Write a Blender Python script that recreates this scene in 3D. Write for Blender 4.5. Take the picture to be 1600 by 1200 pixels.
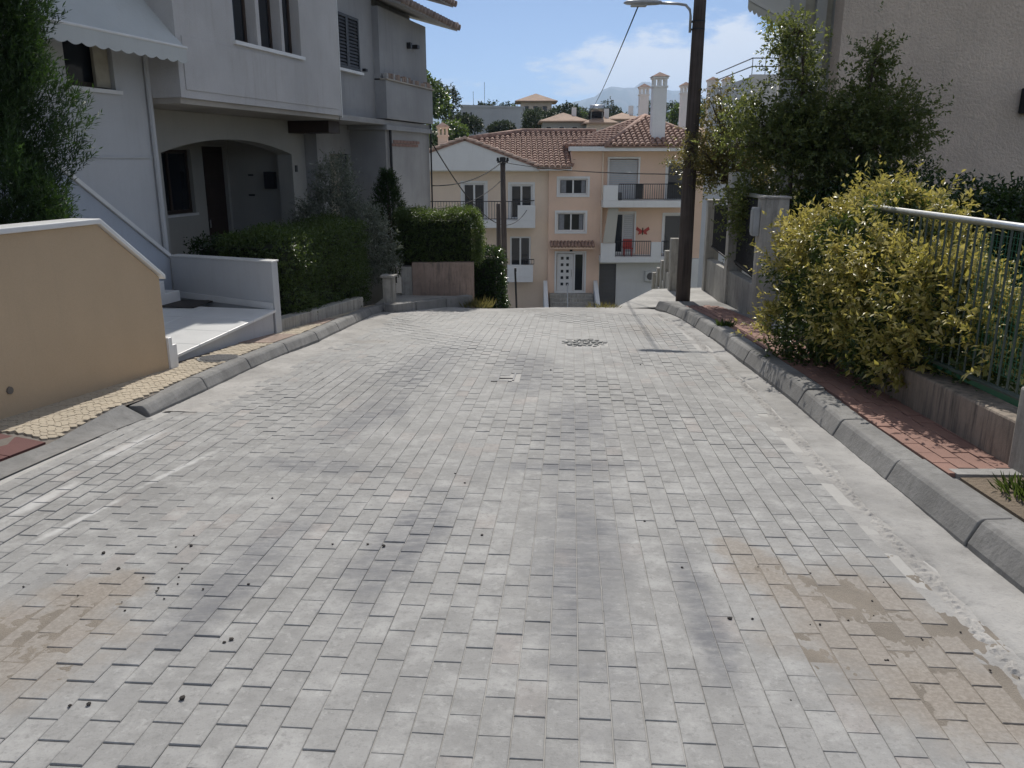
import bpy, bmesh, math, random
import numpy as np
from mathutils import Vector
R = math.radians
random.seed(11); RNG = np.random.default_rng(5)
for o in list(bpy.data.objects): bpy.data.objects.remove(o, do_unlink=True)
SC = bpy.context.scene; COL = SC.collection
# ------------------------------------------------------------------ camera
cam = bpy.data.cameras.new('camera'); camo = bpy.data.objects.new('camera', cam); COL.objects.link(camo)
camo.location = (0, 0, 1.6); camo.rotation_euler = (R(90 - 15.3), 0, 0)
cam.sensor_width = 36; cam.lens = 28.8; cam.clip_start = .05; cam.clip_end = 60000
SC.camera = camo
# ------------------------------------------------------------------ sky and sun
SUN_EL, SUN_AZ = 41.0, 4.0            # azimuth measured from +Y towards +X
wd = bpy.data.worlds.new('World'); SC.world = wd; wd.use_nodes = True
nt = wd.node_tree; nt.nodes.clear()
def WN(t, **k):
    n = nt.nodes.new(t)
    for a, b in k.items(): setattr(n, a, b)
    return n
wout = WN('ShaderNodeOutputWorld'); bg = WN('ShaderNodeBackground'); bg.inputs[1].default_value = .093
sky = WN('ShaderNodeTexSky', sky_type='NISHITA', sun_disc=False)
sky.sun_elevation = R(SUN_EL); sky.sun_rotation = R(SUN_AZ); sky.altitude = 100; sky.air_density = .5; sky.dust_density = .12; sky.ozone_density = 2.5
tc = WN('ShaderNodeTexCoord'); sep = WN('ShaderNodeSeparateXYZ'); nt.links.new(tc.outputs['Generated'], sep.inputs[0])
def WM(op, a, b=None, c=None):
    n = WN('ShaderNodeMath', operation=op)
    for i, v in enumerate((a, b, c)):
        if v is None: continue
        if hasattr(v, 'node'): nt.links.new(v, n.inputs[i])
        else: n.inputs[i].default_value = v
    return n.outputs[0]
# scattered cumulus all round the sky
cn = WN('ShaderNodeTexNoise'); cn.inputs['Scale'].default_value = 3.4; cn.inputs['Detail'].default_value = 10; cn.inputs['Roughness'].default_value = .58
cmap = WN('ShaderNodeMapping'); cmap.inputs['Location'].default_value = (4.7, -14.93, -2.99); cmap.inputs['Scale'].default_value = (1, 1, 2.6)
nt.links.new(tc.outputs['Generated'], cmap.inputs[0]); nt.links.new(cmap.outputs[0], cn.inputs['Vector'])
low = WN('ShaderNodeMapRange'); low.interpolation_type = 'SMOOTHSTEP'; low.inputs[1].default_value = .04; low.inputs[2].default_value = .115; low.inputs[3].default_value = .065; low.inputs[4].default_value = 0   # a cloud bank along the whole horizon
nt.links.new(sep.outputs[2], low.inputs[0])
cr = WN('ShaderNodeMapRange'); cr.interpolation_type = 'SMOOTHSTEP'
cr.inputs[1].default_value = .51; cr.inputs[2].default_value = .575; cr.inputs[3].default_value = 0; cr.inputs[4].default_value = .95
nt.links.new(WM('ADD', cn.outputs[0], low.outputs[0]), cr.inputs[0])
mixc = WN('ShaderNodeMix', data_type='RGBA'); mixc.inputs[7].default_value = (9.0, 9.1, 9.4, 1)
nt.links.new(cr.outputs[0], mixc.inputs[0]); nt.links.new(sky.outputs[0], mixc.inputs[6])
nt.links.new(mixc.outputs[2], bg.inputs[0]); nt.links.new(bg.outputs[0], wout.inputs[0])
sd = bpy.data.lights.new('sun', 'SUN'); sd.energy = 4.4; sd.angle = R(.55); sd.color = (1, .95, .87)
so = bpy.data.objects.new('sun', sd); COL.objects.link(so); so.location = (0, 30, 40)
_d = Vector((math.sin(R(SUN_AZ)) * math.cos(R(SUN_EL)), math.cos(R(SUN_AZ)) * math.cos(R(SUN_EL)), math.sin(R(SUN_EL))))
so.rotation_euler = _d.to_track_quat('Z', 'Y').to_euler()
vs = SC.view_settings; vs.view_transform = 'Standard'; vs.look = 'None'; vs.exposure = .12; vs.gamma = 1; vs.use_curve_mapping = False

# ------------------------------------------------------------------ materials
class NT:
    def __init__(s, name):
        s.m = bpy.data.materials.new(name); s.m.use_nodes = True; s.t = s.m.node_tree; s.t.nodes.clear()
        s.out = s.n('ShaderNodeOutputMaterial'); s.b = s.n('ShaderNodeBsdfPrincipled'); s.l(s.b.outputs[0], s.out.inputs[0])
        s.pos = s.n('ShaderNodeNewGeometry')
    def n(s, t, **k):
        x = s.t.nodes.new(t)
        for a, b in k.items(): setattr(x, a, b)
        return x
    def l(s, a, b): s.t.links.new(a, b)
    def put(s, v, sock):
        if hasattr(v, 'node'): s.l(v, sock)
        else: sock.default_value = v
    def math(s, op, a, b=None, c=None, clamp=False):
        x = s.n('ShaderNodeMath', operation=op, use_clamp=clamp)
        for i, v in enumerate((a, b, c)):
            if v is not None: s.put(v, x.inputs[i])
        return x.outputs[0]
    def noise(s, scale, detail=4, rough=.55, stretch=None, vec=None, off=0):
        x = s.n('ShaderNodeTexNoise'); x.inputs['Scale'].default_value = scale; x.inputs['Detail'].default_value = detail; x.inputs['Roughness'].default_value = rough
        v = vec if vec is not None else s.pos.outputs['Position']
        if stretch or off:
            mp = s.n('ShaderNodeMapping'); mp.inputs['Scale'].default_value = stretch or (1, 1, 1); mp.inputs['Location'].default_value = (off, off * .7, 0)
            s.l(v, mp.inputs[0]); v = mp.outputs[0]
        s.l(v, x.inputs['Vector']); return x.outputs[0]
    def ramp(s, v, a, b, lo=0., hi=1.):
        x = s.n('ShaderNodeMapRange'); x.interpolation_type = 'SMOOTHSTEP'
        s.l(v, x.inputs[0])
        for i, q in enumerate((a, b, lo, hi)): x.inputs[i + 1].default_value = q
        return x.outputs[0]
    def mix(s, fac, a, b, mode='MIX'):
        x = s.n('ShaderNodeMix', data_type='RGBA', blend_type=mode)
        s.put(fac, x.inputs[0])
        for v, k in ((a, 6), (b, 7)):
            if hasattr(v, 'node'): s.l(v, x.inputs[k])
            else: x.inputs[k].default_value = (*v[:3], 1)
        return x.outputs[2]
    def color(s, v):
        if hasattr(v, 'node'): s.l(v, s.b.inputs['Base Color'])
        else: s.b.inputs['Base Color'].default_value = (*v[:3], 1)
    def rough(s, v): s.put(v, s.b.inputs['Roughness'])
    def bump(s, h, strength=.3, dist=.01):
        x = s.n('ShaderNodeBump'); x.inputs['Strength'].default_value = strength; x.inputs['Distance'].default_value = dist
        s.l(h, x.inputs['Height']); s.l(x.outputs[0], s.b.inputs['Normal'])
def sc(c, k): return tuple(min(1, v * k) for v in c)
def plain(name, col, rough=.6, metal=0, var=.12, scale=6):
    t = NT(name); n = t.noise(scale, 5)
    t.color(t.mix(t.ramp(n, .3, .7), sc(col, 1 - var), sc(col, 1 + var))); t.rough(rough); t.b.inputs['Metallic'].default_value = metal
    return t.m
def stucco(name, col, grain=90, bump=.35, var=.1, streak=.0, dirt=(.25, .22, .19), dist=.006, blotch=.7):
    t = NT(name)
    big = t.noise(blotch, 5, .6); fine = t.noise(grain, 6, .65)
    c = t.mix(t.ramp(big, .3, .7), sc(col, 1 - var), sc(col, 1 + var))
    c = t.mix(t.ramp(fine, .35, .75, 0, .35), c, sc(col, .72))
    if streak:
        s1 = t.noise(1, 6, .72, stretch=(11, 11, .8)); c = t.mix(t.math('MULTIPLY', t.ramp(s1, .46, .74, 0, streak), t.ramp(t.noise(1.3, 4, .6, off=6), .35, .6, .2, 1)), c, dirt)
    t.color(c); t.rough(.92); t.bump(fine, bump, dist)
    return t.m
def leafmat(name, cols, trans=.35, rough=.45, tcol=None):
    t = NT(name); r = t.pos.outputs['Random Per Island']
    cr_ = t.n('ShaderNodeValToRGB'); els = cr_.color_ramp.elements
    while len(els) < len(cols): els.new(.5)
    for i, c in enumerate(cols): els[i].position = i / max(1, len(cols) - 1); els[i].color = (*c, 1)
    t.l(r, cr_.inputs[0]); t.l(cr_.outputs[0], t.b.inputs['Base Color']); t.rough(rough)
    tr = t.n('ShaderNodeBsdfTranslucent')
    hs = t.mix(.55, cr_.outputs[0], tcol or sc(cols[-1], 1.8)); t.l(hs, tr.inputs[0])
    mx = t.n('ShaderNodeMixShader'); mx.inputs[0].default_value = trans
    t.l(t.b.outputs[0], mx.inputs[1]); t.l(tr.outputs[0], mx.inputs[2]); t.l(mx.outputs[0], t.out.inputs[0])
    return t.m
def ellipse(t, cx, cy, rx, ry, ang=0, wob=.35, scale=2.2, soft=.5, off=0):
    """stain of its own irregular shape at a place on the road"""
    mp = t.n('ShaderNodeMapping', vector_type='TEXTURE'); mp.inputs['Location'].default_value = (cx, cy, 0); mp.inputs['Rotation'].default_value = (0, 0, R(ang)); mp.inputs['Scale'].default_value = (rx, ry, 1e6)
    t.l(t.pos.outputs['Position'], mp.inputs[0])
    ln = t.n('ShaderNodeVectorMath', operation='LENGTH'); t.l(mp.outputs[0], ln.inputs[0])
    n = t.noise(scale, 6, .65, off=off)
    d = t.math('ADD', ln.outputs['Value'], t.math('MULTIPLY', t.math('SUBTRACT', n, .5), wob * 4))
    return t.ramp(d, 1.0 + soft * .2, 1.0 - soft, 0, 1)

def paver_material(name, bed=False):
    t = NT(name)
    oi = t.n('ShaderNodeObjectInfo')
    rnd = t.math('FRACT', t.math('ADD', t.pos.outputs['Random Per Island'], oi.outputs['Random']))
    base = (.34, .335, .325)
    c = t.mix(rnd, sc(base, .89), sc(base, 1.06))
    warm = t.math('GREATER_THAN', t.math('FRACT', t.math('MULTIPLY', rnd, 7.31)), .93)
    c = t.mix(t.math('MULTIPLY', warm, .22), c, (.46, .36, .31))
    big = t.noise(.8, 5, .6); mid = t.noise(5.5, 5, .65); fine = t.noise(130, 4, .7); grit = t.noise(38, 5, .7, off=5); scuff = t.noise(11, 6, .72, off=2)
    c = t.mix(t.ramp(big, .3, .7, 0, .6), c, sc(base, .7)); c = t.mix(t.ramp(t.noise(2.2, 6, .7, stretch=(1, .45, 1), off=8), .5, .7, 0, .5), c, sc(base, .62))
    c = t.mix(t.ramp(scuff, .46, .68, 0, .5), c, sc(base, .66)); c = t.mix(t.ramp(mid, .45, .7, 0, .55), c, (.46, .455, .44))
    c = t.mix(t.ramp(grit, .5, .72, 0, .55), c, sc(base, .55)); c = t.mix(t.ramp(t.noise(24, 5, .7, off=12), .55, .72, 0, .4), c, (.5, .495, .48))
    c = t.mix(t.ramp(fine, .5, .8, 0, .45), c, sc(base, .45))
    dk = (.15, .153, .165)
    smear = t.noise(1, 6, .75, stretch=(7, 22, 7), off=4); blk = t.math('MULTIPLY', t.math('ADD', .45, t.math('MULTIPLY', t.math('FRACT', t.math('MULTIPLY', rnd, 5.77)), .5)), t.ramp(smear, .3, .62, .25, 1.0))
    for a in [(.34, 3.6, .28, 1.5, -4, .3, 3.2), (.5, 6.0, .3, 1.1, -4, .3, 3.0), (.3, 4.93, .66, .16, 3, .22, 3.5), (-1.25, 4.88, .6, .2, -18, .24, 3.5), (-1.15, 6.2, .35, 1.1, -12, .4, 2.6), (-1.2, 3.4, .2, .95, -8, .4, 2.8), (-.5, 3.7, .22, .9, -14, .45, 2.8), (.15, 8.2, .4, 1.4, 0, .4, 2.0), (.78, 3.0, .1, .8, -3, .4, 3), (-.9, 8.5, .4, 1.6, -8, .45, 1.8)]:
        m = ellipse(t, *a[:5], a[5] * 1.25, a[6] * 1.6, .8, off=a[0] * 9)
        c = t.mix(t.math('MULTIPLY', m, blk), c, dk)
    # pale cement dust further down and scuffed chalky streaks at the left
    c = t.mix(t.math('MULTIPLY', ellipse(t, -.3, 11.2, 2.2, 3.6, 0, .3, 1.2, .8), .3), c, (.5, .495, .48))
    for a in [(-2.64, 4.25, .06, .3, -8), (-2.62, 5.35, .06, .5, -10), (-2.1, 4.9, .035, .5, -14), (-2.3, 4.0, .03, .4, -14)]:
        c = t.mix(t.math('MULTIPLY', ellipse(t, *a, .45, 9, .7, off=a[1]), .6), c, (.6, .595, .58))
    # spilled sand
    sand = t.mix(t.ramp(t.noise(60, 5, .7), .35, .7), (.235, .203, .17), (.33, .295, .255))
    for a in [(1.45, 2.8, .5, .85, 14, .35, 3.6), (1.12, 3.45, .14, .42, 14, .5, 4.5), (1.6, 2.35, .4, .3, 0, .45, 4), (-1.9, 2.75, .5, .55, -20, .35, 4.2), (-1.8, 3.2, .22, .22, 0, .5, 5), (-1.75, 10.1, .5, .2, 0, .5, 3), (1.85, 11.2, .3, .8, 0, .5, 3)]:
        m = ellipse(t, *a[:5], a[5], a[6], .55, off=a[1] * 3)
        c = t.mix(t.math('MULTIPLY', m, .75 if a[1] < 5 else .35), c, sand)
    if bed:
        c = t.mix(.75, c, (.3, .285, .265)) if False else t.mix(.6, c, (.47, .455, .43))
    t.color(c); t.rough(.86); t.b.inputs['Specular IOR Level'].default_value = .3
    t.bump(t.math('ADD', fine, t.math('MULTIPLY', grit, .8)), .5, .002)
    return t.m
M = {}
M['paver'] = paver_material('concrete_paver'); M['bed'] = paver_material('joint_sand', True)
def concrete(name, col=(.36, .35, .335), streak=.5, grain=45, crack=True):
    t = NT(name)
    a = t.noise(1.6, 6, .65); b = t.noise(grain, 6, .7); d = t.noise(9, 6, .7, off=3)
    c = t.mix(t.ramp(a, .3, .7), sc(col, .75), sc(col, 1.15)); c = t.mix(t.ramp(d, .5, .72, 0, .5), c, sc(col, .55)); c = t.mix(t.ramp(b, .5, .75, 0, .4), c, sc(col, .6))
    if streak:
        s1 = t.noise(1, 6, .72, stretch=(15, 15, 1.3), off=2); c = t.mix(t.math('MULTIPLY', t.ramp(s1, .42, .7, 0, streak), t.ramp(a, .3, .6, .35, 1)), c, (.07, .065, .06))
    t.color(c); t.rough(.95); t.bump(t.math('ADD', b, t.math('MULTIPLY', d, 1.5)), .6, .006)
    return t.m
M['concrete'] = concrete('weathered_concrete', (.32, .265, .215), 1.0); M['kerb'] = concrete('kerb_concrete', (.25, .245, .235), .3)
M['gutter'] = concrete('gutter_cement', (.36, .35, .335), 0, 60); M['gutter2'] = concrete('dirty_cement', (.38, .365, .345), 0, 60); M['apron'] = concrete('cement_apron', (.4, .39, .37), 0)
M['pillar'] = concrete('pillar_render', (.42, .40, .36), .55)
M['stain_wall'] = concrete('stained_garden_wall', (.36, .27, .22), .7)
M['red_brick'] = stucco('red_paving', (.29, .165, .13), 120, .5, .16); M['tan_tile'] = stucco('tan_crazy_tile', (.46, .395, .3), 110, .5, .14)
M['joint'] = plain('dark_joint', (.16, .14, .12), .95)
M['maroon'] = stucco('maroon_tile', (.13, .055, .05), 100, .3, .1)
M['beige'] = stucco('beige_render', (.54, .405, .265), 130, .4, .06, .1, (.3, .25, .19)); M['white_r'] = stucco('white_render', (.53, .54, .55), 110, .35, .05, .12)
M['blue_grey'] = stucco('blue_grey_render', (.4, .44, .5), 110, .35, .06, .15); M['white_bay'] = stucco('pale_rough_render', (.54, .53, .525), 70, .7, .1, .42, (.36, .33, .3), dist=.012); M['cream_r'] = stucco('cream_render', (.42, .41, .375), 100, .3, .06, .15)
M['grey_r'] = stucco('grey_bare_render', (.33, .335, .345), 60, .4, .13, .35, (.16, .16, .165)); M['grey_r2'] = stucco('rough_grey_plaster', (.36, .355, .35), 50, .6, .16, .35, (.2, .18, .17))
M['soffit'] = stucco('stained_soffit', (.38, .35, .31), 60, .3, .2)
M['stone_r'] = stucco('sandy_stucco', (.8, .66, .54), 22, 1.0, .1, .16, dist=.05)
M['marble'] = plain('white_marble', (.72, .72, .71), .35, 0, .05, 3); M['white'] = plain('white_paint', (.7, .7, .69), .5, 0, .04)
M['peach'] = stucco('peach_render', (.82, .6, .46), 40, .25, .05, .08); M['peach2'] = stucco('pale_peach_render', (.82, .67, .53), 40, .25, .05, .08); M['house_white'] = stucco('white_trim', (.78, .78, .77), 40, .2, .04, .1)
def glassmat():
    t = NT('dark_glass'); t.color((.02, .024, .03)); t.rough(.06); t.b.inputs['IOR'].default_value = 1.5; return t.m
M['glass'] = glassmat()
M['dark_wood'] = plain('dark_brown_wood', (.045, .03, .024), .55); M['shutter'] = plain('dark_shutter', (.035, .037, .042), .5)
M['board'] = plain('faded_boards', (.36, .33, .26), .8); M['roller'] = plain('roller_shutter', (.5, .51, .52), .5, 0, .04)
def polewood():
    t = NT('creosoted_pole'); a = t.noise(1, 6, .7, stretch=(30, 30, .8)); b = t.noise(2, 4)
    c = t.mix(t.ramp(a, .3, .7), (.035, .027, .025), (.1, .077, .066)); c = t.mix(t.ramp(b, .45, .7, 0, .4), c, (.12, .1, .09)); t.color(c); t.rough(.85); t.bump(a, .6, .01); return t.m
M['pole'] = polewood()
M['galv'] = plain('galvanised_steel', (.5, .51, .52), .35, .85, .1, 20); M['iron'] = plain('dark_iron', (.03, .03, .034), .5, .4); M['bar_grey'] = plain('grey_paint_bar', (.06, .085, .075), .45, .2)
M['green_net'] = plain('green_plastic_net', (.02, .14, .07), .45); M['grey_box'] = plain('grey_plastic', (.36, .37, .37), .5); M['cable'] = plain('black_cable', (.008, .008, .008), .95); M['lampgrey'] = plain('lamp_casting', (.38, .39, .4), .4, .3)
M['curtain'] = plain('net_curtain', (.22, .23, .25), .7); M['lampglass'] = plain('lamp_bowl', (.5, .5, .48), .25)
M['tile'] = stucco('clay_roof_tile', (.33, .21, .165), 20, .3, .3, blotch=5.0); M['tile_far'] = stucco('faded_roof_tile', (.42, .29, .21), 5, .2, .15)
M['tile_grey'] = stucco('weathered_roof_tile', (.25, .2, .18), 20, .3, .3, blotch=5.0); M['tile_pale'] = stucco('pale_roof_tile', (.5, .36, .28), 10, .2, .2, blotch=4)
M['awning'] = stucco('white_awning_cloth', (.52, .54, .53), 200, .15, .06, .15); M['awning_d'] = stucco('cream_awning_cloth', (.45, .43, .37), 200, .15, .06)
M['soil'] = stucco('dry_soil', (.2, .155, .11), 30, .9, .25, dist=.03); M['stone'] = plain('dark_clod', (.055, .048, .042), .95, 0, .4, 40)
M['sand'] = stucco('loose_sand', (.23, .2, .165), 160, .8, .16, blotch=4.0); M['mat'] = plain('dark_doormat', (.05, .045, .042), .95); M['cast'] = plain('cast_iron_cover', (.14, .14, .145), .6, .4, .3, 60)
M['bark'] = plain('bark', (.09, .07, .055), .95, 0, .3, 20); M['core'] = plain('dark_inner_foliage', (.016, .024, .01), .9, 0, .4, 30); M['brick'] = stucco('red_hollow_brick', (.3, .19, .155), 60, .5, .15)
M['red'] = plain('red_paint', (.42, .05, .04), .5); M['cob'] = stucco('cobble', (.3, .3, .29), 50, .6, .25)
def ground_mat():
    t = NT('dry_grass_land'); a = t.noise(.06, 6, .6); b = t.noise(1.2, 6, .7)
    c = t.mix(t.ramp(a, .35, .65), (.075, .085, .035), (.17, .145, .08)); c = t.mix(t.ramp(b, .4, .7, 0, .6), c, (.06, .07, .03)); t.color(c); t.rough(.95); return t.m
M['land'] = ground_mat()
def mountain_mat():
    t = NT('mountain_scrub'); a = t.noise(.002, 6, .6); t.color(t.mix(t.ramp(a, .35, .65), (.05, .065, .035), (.13, .12, .09))); t.rough(.95); return t.m
M['mountain'] = mountain_mat()
M['lf_conifer'] = leafmat('conifer_needles', [(.014, .032, .011), (.022, .05, .014), (.04, .085, .018)], .22, .6, (.12, .24, .03))
M['lf_hedge'] = leafmat('hedge_leaf', [(.025, .045, .014), (.04, .07, .018), (.075, .11, .03)], .35, .4, (.25, .36, .06))
M['lf_olive'] = leafmat('grey_green_leaf', [(.1, .12, .09), (.15, .17, .13), (.26, .28, .24)], .25, .5, (.3, .34, .22))
M['lf_dark'] = leafmat('dark_shiny_leaf', [(.012, .03, .011), (.02, .045, .014), (.03, .06, .018)], .25, .22, (.13, .22, .03))
M['lf_tree'] = leafmat('broad_leaf', [(.05, .08, .025), (.09, .125, .038), (.16, .175, .055)], .45, .35, (.34, .38, .09))
M['lf_pale'] = leafmat('yellowing_leaf', [(.06, .08, .025), (.12, .12, .04), (.2, .16, .06)], .4, .4, (.4, .34, .1))
M['lf_yellow'] = leafmat('cream_yellow_leaf', [(.12, .15, .035), (.3, .28, .07), (.46, .4, .13), (.56, .5, .24)], .38, .4, (.62, .52, .1))
M['lf_green'] = leafmat('variegated_green_leaf', [(.025, .05, .014), (.045, .08, .02), (.09, .12, .03)], .3, .4, (.2, .28, .05))
M['lf_far'] = leafmat('distant_leaf', [(.025, .042, .018), (.04, .06, .024), (.065, .085, .035)], .2, .6)

# ------------------------------------------------------------------ mesh helpers
class MB:
    def __init__(s): s.v = []; s.f = []
    def add(s, v, f):
        k = len(s.v); s.v += [tuple(p) for p in v]; s.f += [tuple(i + k for i in q) for q in f]; return s
    def box(s, x0, x1, y0, y1, z0, z1):
        return s.add([(x0, y0, z0), (x1, y0, z0), (x1, y1, z0), (x0, y1, z0), (x0, y0, z1), (x1, y0, z1), (x1, y1, z1), (x0, y1, z1)],
                     [(0, 3, 2, 1), (4, 5, 6, 7), (0, 1, 5, 4), (1, 2, 6, 5), (2, 3, 7, 6), (3, 0, 4, 7)])
    def uz(s, pts, y0, y1):           # outline in (x, z), extruded in y
        n = len(pts); v = [(p[0], y0, p[1]) for p in pts] + [(p[0], y1, p[1]) for p in pts]
        return s.add(v, [tuple(range(n)), tuple(range(2 * n - 1, n - 1, -1))] + [(i, i + n, (i + 1) % n + n, (i + 1) % n) for i in range(n)])
    def yz(s, pts, x0, x1):           # outline in (y, z), extruded in x
        n = len(pts); v = [(x0, p[0], p[1]) for p in pts] + [(x1, p[0], p[1]) for p in pts]
        return s.add(v, [tuple(range(n)), tuple(range(2 * n - 1, n - 1, -1))] + [(i, i + n, (i + 1) % n + n, (i + 1) % n) for i in range(n)])
    def xy(s, pts, zb, zt):           # outline in (x, y); zb / zt numbers or functions
        n = len(pts); fb = zb if callable(zb) else (lambda x, y: zb); ft = zt if callable(zt) else (lambda x, y: zt)
        v = [(p[0], p[1], fb(*p[:2])) for p in pts] + [(p[0], p[1], ft(*p[:2])) for p in pts]
        return s.add(v, [tuple(range(n - 1, -1, -1)), tuple(range(n, 2 * n))] + [(i, (i + 1) % n, (i + 1) % n + n, i + n) for i in range(n)])
    def tube(s, path, r, n=8):
        path = [Vector(p) for p in path]; rs = r if isinstance(r, (list, tuple)) else [r] * len(path); v = []; f = []
        for i, p in enumerate(path):
            d = (path[min(i + 1, len(path) - 1)] - path[max(i - 1, 0)]).normalized()
            a = d.cross(Vector((0, 0, 1))) if abs(d.z) < .95 else d.cross(Vector((0, 1, 0)))
            a.normalize(); b = d.cross(a)
            for k in range(n):
                t = 2 * math.pi * k / n; v.append(p + (a * math.cos(t) + b * math.sin(t)) * rs[i])
        for i in range(len(path) - 1):
            for k in range(n): f.append((i * n + k, i * n + (k + 1) % n, (i + 1) * n + (k + 1) % n, (i + 1) * n + k))
        f.append(tuple(range(n - 1, -1, -1))); f.append(tuple((len(path) - 1) * n + k for k in range(n)))
        return s.add(v, f)
    def mesh(s, name, smooth=False, fix=True):
        me = bpy.data.meshes.new(name); me.from_pydata(s.v, [], s.f)
        if fix:
            bm = bmesh.new(); bm.from_mesh(me); bmesh.ops.recalc_face_normals(bm, faces=bm.faces); bm.to_mesh(me); bm.free()
        if smooth: me.shade_smooth()
        me.update(); return me
    def obj(s, name, mat, parent=None, smooth=False, bevel=0, fix=True):
        o = bpy.data.objects.new(name, s.mesh(name, smooth, fix)); o.data.materials.append(M[mat] if isinstance(mat, str) else mat)
        COL.objects.link(o)
        if parent: o.parent = parent
        if bevel:
            b = o.modifiers.new('bevel', 'BEVEL'); b.width = bevel; b.segments = 2; b.limit_method = 'ANGLE'
        return o
def tag(o, label, cat, group=None):
    o['label'] = label; o['category'] = cat
    if group: o['group'] = group
    return o
def thing(name, label, cat, loc=(0, 0, 0), rz=0, group=None):
    o = bpy.data.objects.new(name, None); COL.objects.link(o); o.empty_display_size = .2
    o.location = loc; o.rotation_euler = (0, 0, rz); return tag(o, label, cat, group)
def structure(o): o['kind'] = 'structure'; return o
def frame(x0, y0, az): return dict(loc=(x0, y0, 0), rz=R(90 - az))     # local x runs down the street, local y away from it (left side)
def wallgrid(mb, u0, u1, z0, z1, y0, y1, ops):
    us = sorted({u0, u1, *[q for o in ops for q in o[:2] if u0 < q < u1]}); zs = sorted({z0, z1, *[q for o in ops for q in o[2:] if z0 < q < z1]})
    solid = lambda i, j: 0 <= i < len(us) - 1 and 0 <= j < len(zs) - 1 and not any(o[0] <= (us[i] + us[i + 1]) / 2 <= o[1] and o[2] <= (zs[j] + zs[j + 1]) / 2 <= o[3] for o in ops)
    for i in range(len(us) - 1):
        for j in range(len(zs) - 1):
            if not solid(i, j): continue
            a, b, c, d = us[i], us[i + 1], zs[j], zs[j + 1]
            mb.add([(a, y0, c), (b, y0, c), (b, y0, d), (a, y0, d)], [(0, 1, 2, 3)]); mb.add([(a, y1, c), (b, y1, c), (b, y1, d), (a, y1, d)], [(3, 2, 1, 0)])
            if not solid(i - 1, j): mb.add([(a, y0, c), (a, y0, d), (a, y1, d), (a, y1, c)], [(0, 1, 2, 3)])
            if not solid(i + 1, j): mb.add([(b, y0, c), (b, y0, d), (b, y1, d), (b, y1, c)], [(3, 2, 1, 0)])
            if not solid(i, j - 1): mb.add([(a, y0, c), (b, y0, c), (b, y1, c), (a, y1, c)], [(3, 2, 1, 0)])
            if not solid(i, j + 1): mb.add([(a, y0, d), (b, y0, d), (b, y1, d), (a, y1, d)], [(0, 1, 2, 3)])
    return mb
def weld(o):
    bm = bmesh.new(); bm.from_mesh(o.data); bmesh.ops.remove_doubles(bm, verts=bm.verts, dist=1e-4); bmesh.ops.recalc_face_normals(bm, faces=bm.faces); bm.to_mesh(o.data); bm.free(); return o
def window(par, u0, u1, z0, z1, y, fmat='white', n=2, fw=.06, name='window', gl='glass', dep=.05, sill=None):
    m = MB(); m.box(u0, u0 + fw, y, y + dep, z0, z1).box(u1 - fw, u1, y, y + dep, z0, z1).box(u0 + fw, u1 - fw, y, y + dep, z0, z0 + fw).box(u0 + fw, u1 - fw, y, y + dep, z1 - fw, z1)
    w = (u1 - u0 - 2 * fw) / n
    for k in range(1, n): m.box(u0 + fw + w * k - fw / 2, u0 + fw + w * k + fw / 2, y - .004, y + dep, z0 + fw, z1 - fw)
    o = m.obj(name, fmat, par)
    for k in range(n):
        MB().box(u0 + fw + w * k + (fw / 2 if k else 0) + .002, u0 + fw + w * (k + 1) - (fw / 2 if k < n - 1 else 0) - .002, y + dep * .4, y + dep * .6, z0 + fw + .002, z1 - fw - .002).obj('pane', gl, o)
    if sill: MB().box(u0 - .06, u1 + .06, y - sill, y + dep, z0 - .05, z0 - .003).obj('sill', 'marble', o)
    return o

def leaf_mesh(name, P, D, N, L, W, fold=.25):
    n = len(P); N = N - D * np.sum(N * D, 1, keepdims=True); N /= np.linalg.norm(N, axis=1, keepdims=True) + 1e-9
    S = np.cross(D, N); L = L[:, None]; W = W[:, None]
    V = np.empty((n, 4, 3)); V[:, 0] = P; V[:, 1] = P + D * L * .48 + S * W * .5 + N * W * fold; V[:, 2] = P + D * L - N * L * .1; V[:, 3] = P + D * L * .48 - S * W * .5 + N * W * fold
    me = bpy.data.meshes.new(name); me.vertices.add(4 * n); me.vertices.foreach_set('co', V.reshape(-1).astype(np.float32))
    b = np.arange(n)[:, None] * 4; idx = np.concatenate([b + np.array([[0, 3, 2]]), b + np.array([[0, 2, 1]])], 1).reshape(-1)
    me.loops.add(6 * n); me.loops.foreach_set('vertex_index', idx.astype(np.int32)); me.polygons.add(2 * n)
    me.polygons.foreach_set('loop_start', np.arange(0, 6 * n, 3, dtype=np.int32)); me.polygons.foreach_set('loop_total', np.full(2 * n, 3, dtype=np.int32))
    me.update(calc_edges=True); return me
def unit(a): return a / (np.linalg.norm(a, axis=-1, keepdims=True) + 1e-9)
def sprigs(C, O, k, length, leaf, wid, up=.4, jit=.6, spread=.9, lj=.3):
    """k leaves along each short twig: C tips' bases, O outward directions"""
    m = len(C); ax = unit(O + np.array([0, 0, up]) + RNG.normal(0, jit, (m, 3)))
    t = np.tile(np.linspace(.1, 1, k), m); A = np.repeat(ax, k, 0); P = np.repeat(C, k, 0) + A * (t * length)[:, None] * RNG.uniform(.7, 1.2, (m * k, 1))
    rad = unit(np.cross(A, RNG.normal(0, 1, (m * k, 3)))); D = unit(A * (.45 + .5 * t[:, None]) + rad * spread + RNG.normal(0, .15, (m * k, 3)))
    N = unit(A * .6 + np.array([0, 0, .7]) + RNG.normal(0, .45, (m * k, 3)))
    return P, D, N, leaf * RNG.uniform(1 - lj, 1 + lj, m * k), wid * RNG.uniform(1 - lj, 1 + lj, m * k)
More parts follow.
